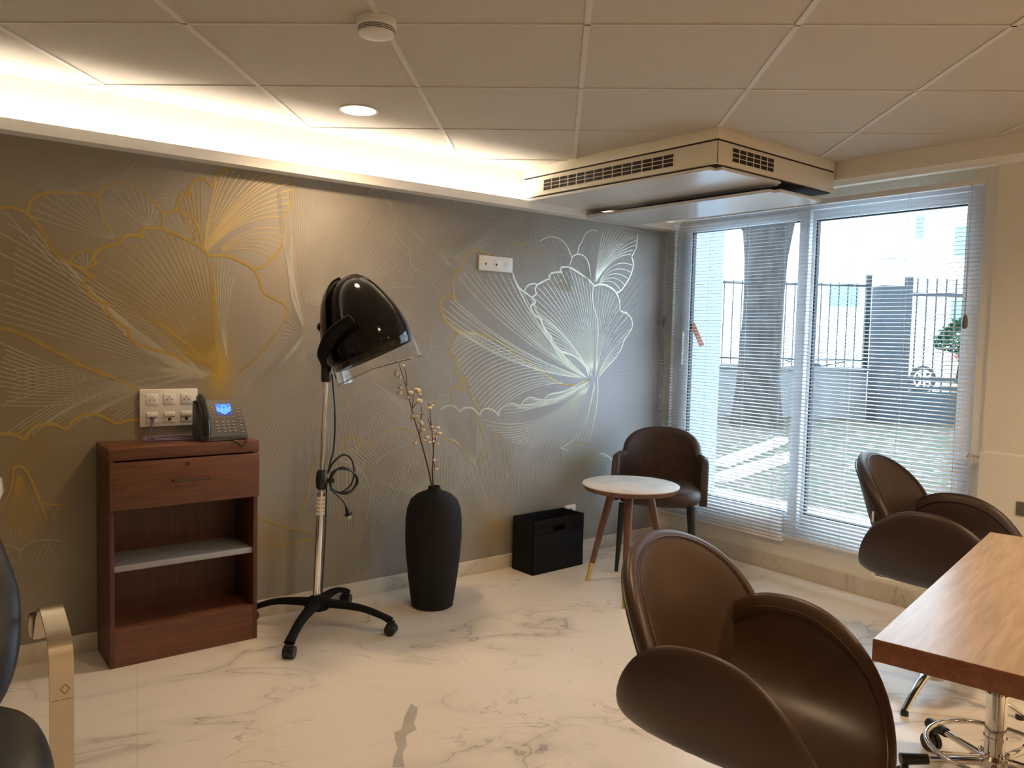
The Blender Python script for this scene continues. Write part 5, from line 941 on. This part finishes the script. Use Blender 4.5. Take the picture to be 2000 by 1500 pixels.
# boundary wall, railing, pillar, gate: they run square across the garden, turned against the house
RV = math.atan2(-.615, .788); VR = Vector((.788, -.615, 0)); VF = Vector((.615, .788, 0))
def gp(right, fwd, z=0): q = VR * right + VF * fwd; return (q.x, q.y, z)
m = MB(); m.box((-13, -.12, 0), (-.10, .12, .90)); m.box((-13, -.16, .90), (-.10, .16, .96)); o = m.build('boundary_wall', 'render_grey'); o.location = gp(6.72, 15.0, GZ); o.rotation_euler = (0, 0, RV); tag(o, 'low grey garden wall below the black railings', 'wall')
t = thing('railing', 'black iron railing standing on the low grey garden wall', 'fence', gp(6.72, 15.0, GZ + .96), RV)
for z in (.13, 1.53): m = MB(); m.box((-13, -.02, z - .02), (-.16, .02, z + .02)); m.build('rail', 'iron', t)
for i in range(62):
    x = -.32 - i * .165
    if x < -12.9: break
    for y_ in (0,): m = MB(); m.box((x - .009, -.009, -.0), (x + .009, .009, 1.58)); m.build('bar', 'iron', t)
m = MB(); m.box((-.15, -.04, -.06), (-.06, .04, 1.74)); m.build('post', 'iron', t)
for i in range(4):
    x = -.5 - i * 2.4; m = MB(); m.tube([(x, 0, .10), (x - .55, 0, .0), (x - 1.1, 0, .10)], .012, 6, sub=3); m.build('scroll', 'iron', t)
t = thing('gate_pillar', 'dark stone gate pillar with a pale cap outside the right pane', 'pillar', gp(6.72, 14.4, GZ), RV)
m = MB(); m.box((-.21, -.21, 0), (.21, .21, 2.45), .01); m.build('shaft', 'stone_dark', t)
m = MB(); m.box((-.17, -.17, 2.45), (.17, .17, 2.92), .01); m.box((-.25, -.25, 2.92), (.25, .25, 3.02), .01); m.build('cap', 'render_white', t)
t = thing('driveway_gate', 'dark iron gate with solid lower panel outside the right pane', 'gate', gp(7.02, 14.3, GZ), RV)
m = MB(); m.box((0, -.02, .0), (4.0, .02, .58)); m.build('lower_panel', 'gate_teal', t)
for z in (.64, .80, 2.31): m = MB(); m.box((0, -.03, z - .03), (4.0, .03, z + .03)); m.build('rail', 'iron', t)
x = .16
while x < 4.0:
    m = MB(); m.box((x - .011, -.011, .58), (x + .011, .011, 2.60)); m.build('bar', 'iron', t); x += .172
m = MB(); m.box((-.05, -.05, 0), (.06, .05, 2.62)); m.build('post', 'iron', t)
# street, car
m = MB(); m.box((-30, 0, 0), (30, 13.3, .28)); o = m.build('street', 'asphalt'); o.location = gp(8, 15.6, GZ); o.rotation_euler = (0, 0, RV); struct(o)
def car(label, loc, rz):
    t = thing('parked_car', label, 'car', loc, rz, None)
    side = [(-2.1, .35), (-2.15, .75), (-1.95, .98), (-1.55, 1.05), (-1.1, 1.42), (.25, 1.46), (1.0, 1.02), (1.85, .88), (2.12, .62), (2.1, .32)]
    m = MB(); n = len(side); vs = []
    for y, k in ((-.85, 1), (-.78, 1), (.78, 1), (.85, 1)):
        for (x, z) in side: vs.append((x, y * (.82 if z > 1.1 else 1), z))
    for r_ in range(3): m.add([], [])
    fs = [[r_ * n + i, r_ * n + (i + 1) % n, (r_ + 1) * n + (i + 1) % n, (r_ + 1) * n + i] for r_ in range(3) for i in range(n)] + [list(range(n)), list(range(4 * n - 1, 3 * n - 1, -1))]
    m.add(vs, fs); m.build('body', 'car_white', t, bevel=.03)
    for s in (-1, 1):
        m = MB(); y = s * .79; vs = [(-1.35, y * .97 + s * .03, 1.08), (-1.02, y * .86, 1.36), (.2, y * .86, 1.39), (.78, y * .97 + s * .03, 1.06)]; m.add(vs + [(a, b - s * .02, c) for a, b, c in vs], [(0, 1, 2, 3), (7, 6, 5, 4), (0, 4, 5, 1), (1, 5, 6, 2), (2, 6, 7, 3), (3, 7, 4, 0)]); m.build('side_window', 'car_glass', t)
        m = MB(); m.box((-2.17, s * .62 - .15, .72), (-2.05, s * .62 + .15, .92), .02); m.build('tail_light', 'tail_red', t)
        for x in (-1.3, 1.3):
            m = MB(); m.cyl((x, s * .66, .32), (x, s * .87, .32), .32, n=28); wh = m.build('wheel', 'tyre', t)
            m = MB()
            for k in range(7): a = 2 * PI * k / 7; m.tube([(x, s * .875, .32), (x + .21 * math.cos(a), s * .875, .32 + .21 * math.sin(a))], [.05, .028], 6)
            m.tube([(x + .215 * math.cos(2 * PI * k / 20), s * .872, .32 + .215 * math.sin(2 * PI * k / 20)) for k in range(20)], .018, 6, closed=True); m.build('rim', 'car_white', wh)
    return t
SX = GZ + .28
car('white parked car whose rear wheel shows behind the dark gate', gp(8.50, 19.9, SX), RV + PI)
# bush
def bush(loc, r_, h, label):
    rb = random.Random(5); m = MB()
    for i in range(3200):
        a = rb.uniform(0, 2 * PI); u = rb.uniform(-1, 1); k = rb.uniform(.6, 1) ** .5; s = math.sqrt(1 - u * u)
        c = Vector((r_ * k * s * math.cos(a), r_ * k * s * math.sin(a), h / 2 + h / 2 * k * u)); ax_ = Vector((rb.uniform(-1, 1), rb.uniform(-1, 1), rb.uniform(-.5, 1))).normalized(); b = ax_.cross(Vector((.3, .5, .8))).normalized()
        l = rb.uniform(.08, .16); m.add([c, c + ax_ * l * .5 + b * l * .3, c + ax_ * l, c + ax_ * l * .5 - b * l * .3], [(0, 1, 2, 3)])
    t = thing('bush', label, 'bush', loc); m.build('foliage', 'leaf', t)
    m = MB(); m.tube([(0, 0, 0), (0, 0, h * .7)], [.08, .04], 8); m.build('stem', 'bark', t)
bush(gp(13.45, 24, SX), .72, 1.9, 'green rounded bush across the street at the right of the window')
mat('pane_grey', (0.16, 0.30, 0.28), 0.3)
t = thing('house', 'white house front across the street behind the railings', 'building', gp(10, 29.2, SX - .28), RV)
m = MB(); m.box((-30, 0, 0), (20, 6, 9.5)); m.build('facade', 'render_white', t)
for (u, v0, v1, wpx) in ((1863, 445, 502, 34), (1778, 425, 470, 16), (1640, 560, 600, 60), (1860, 585, 645, 26)):
    x = (u - 1000) / 1557 * 29.2 - 10; hz_ = 654.5 + .0246 * (u - 1000); za = 1.31 + (hz_ - v1) / 1557 * 29.2 + .1; zb = 1.31 + (hz_ - v0) / 1557 * 29.2 + .1; wv = wpx / 1557 * 29.2 / 2
    m = MB(); m.box((x - wv - .1, -.05, za - .08), (x + wv + .1, .02, zb + .1)); wn = m.build('window', 'render_white', t)
    m = MB(); m.box((x - wv, -.06, za), (x + wv, -.045, zb)); m.build('pane', 'pane_grey', wn)
    m = MB(); m.box((x - wv - .15, -.15, za - .22), (x + wv + .15, .02, za - .1)); m.build('sill', 'render_white', wn)
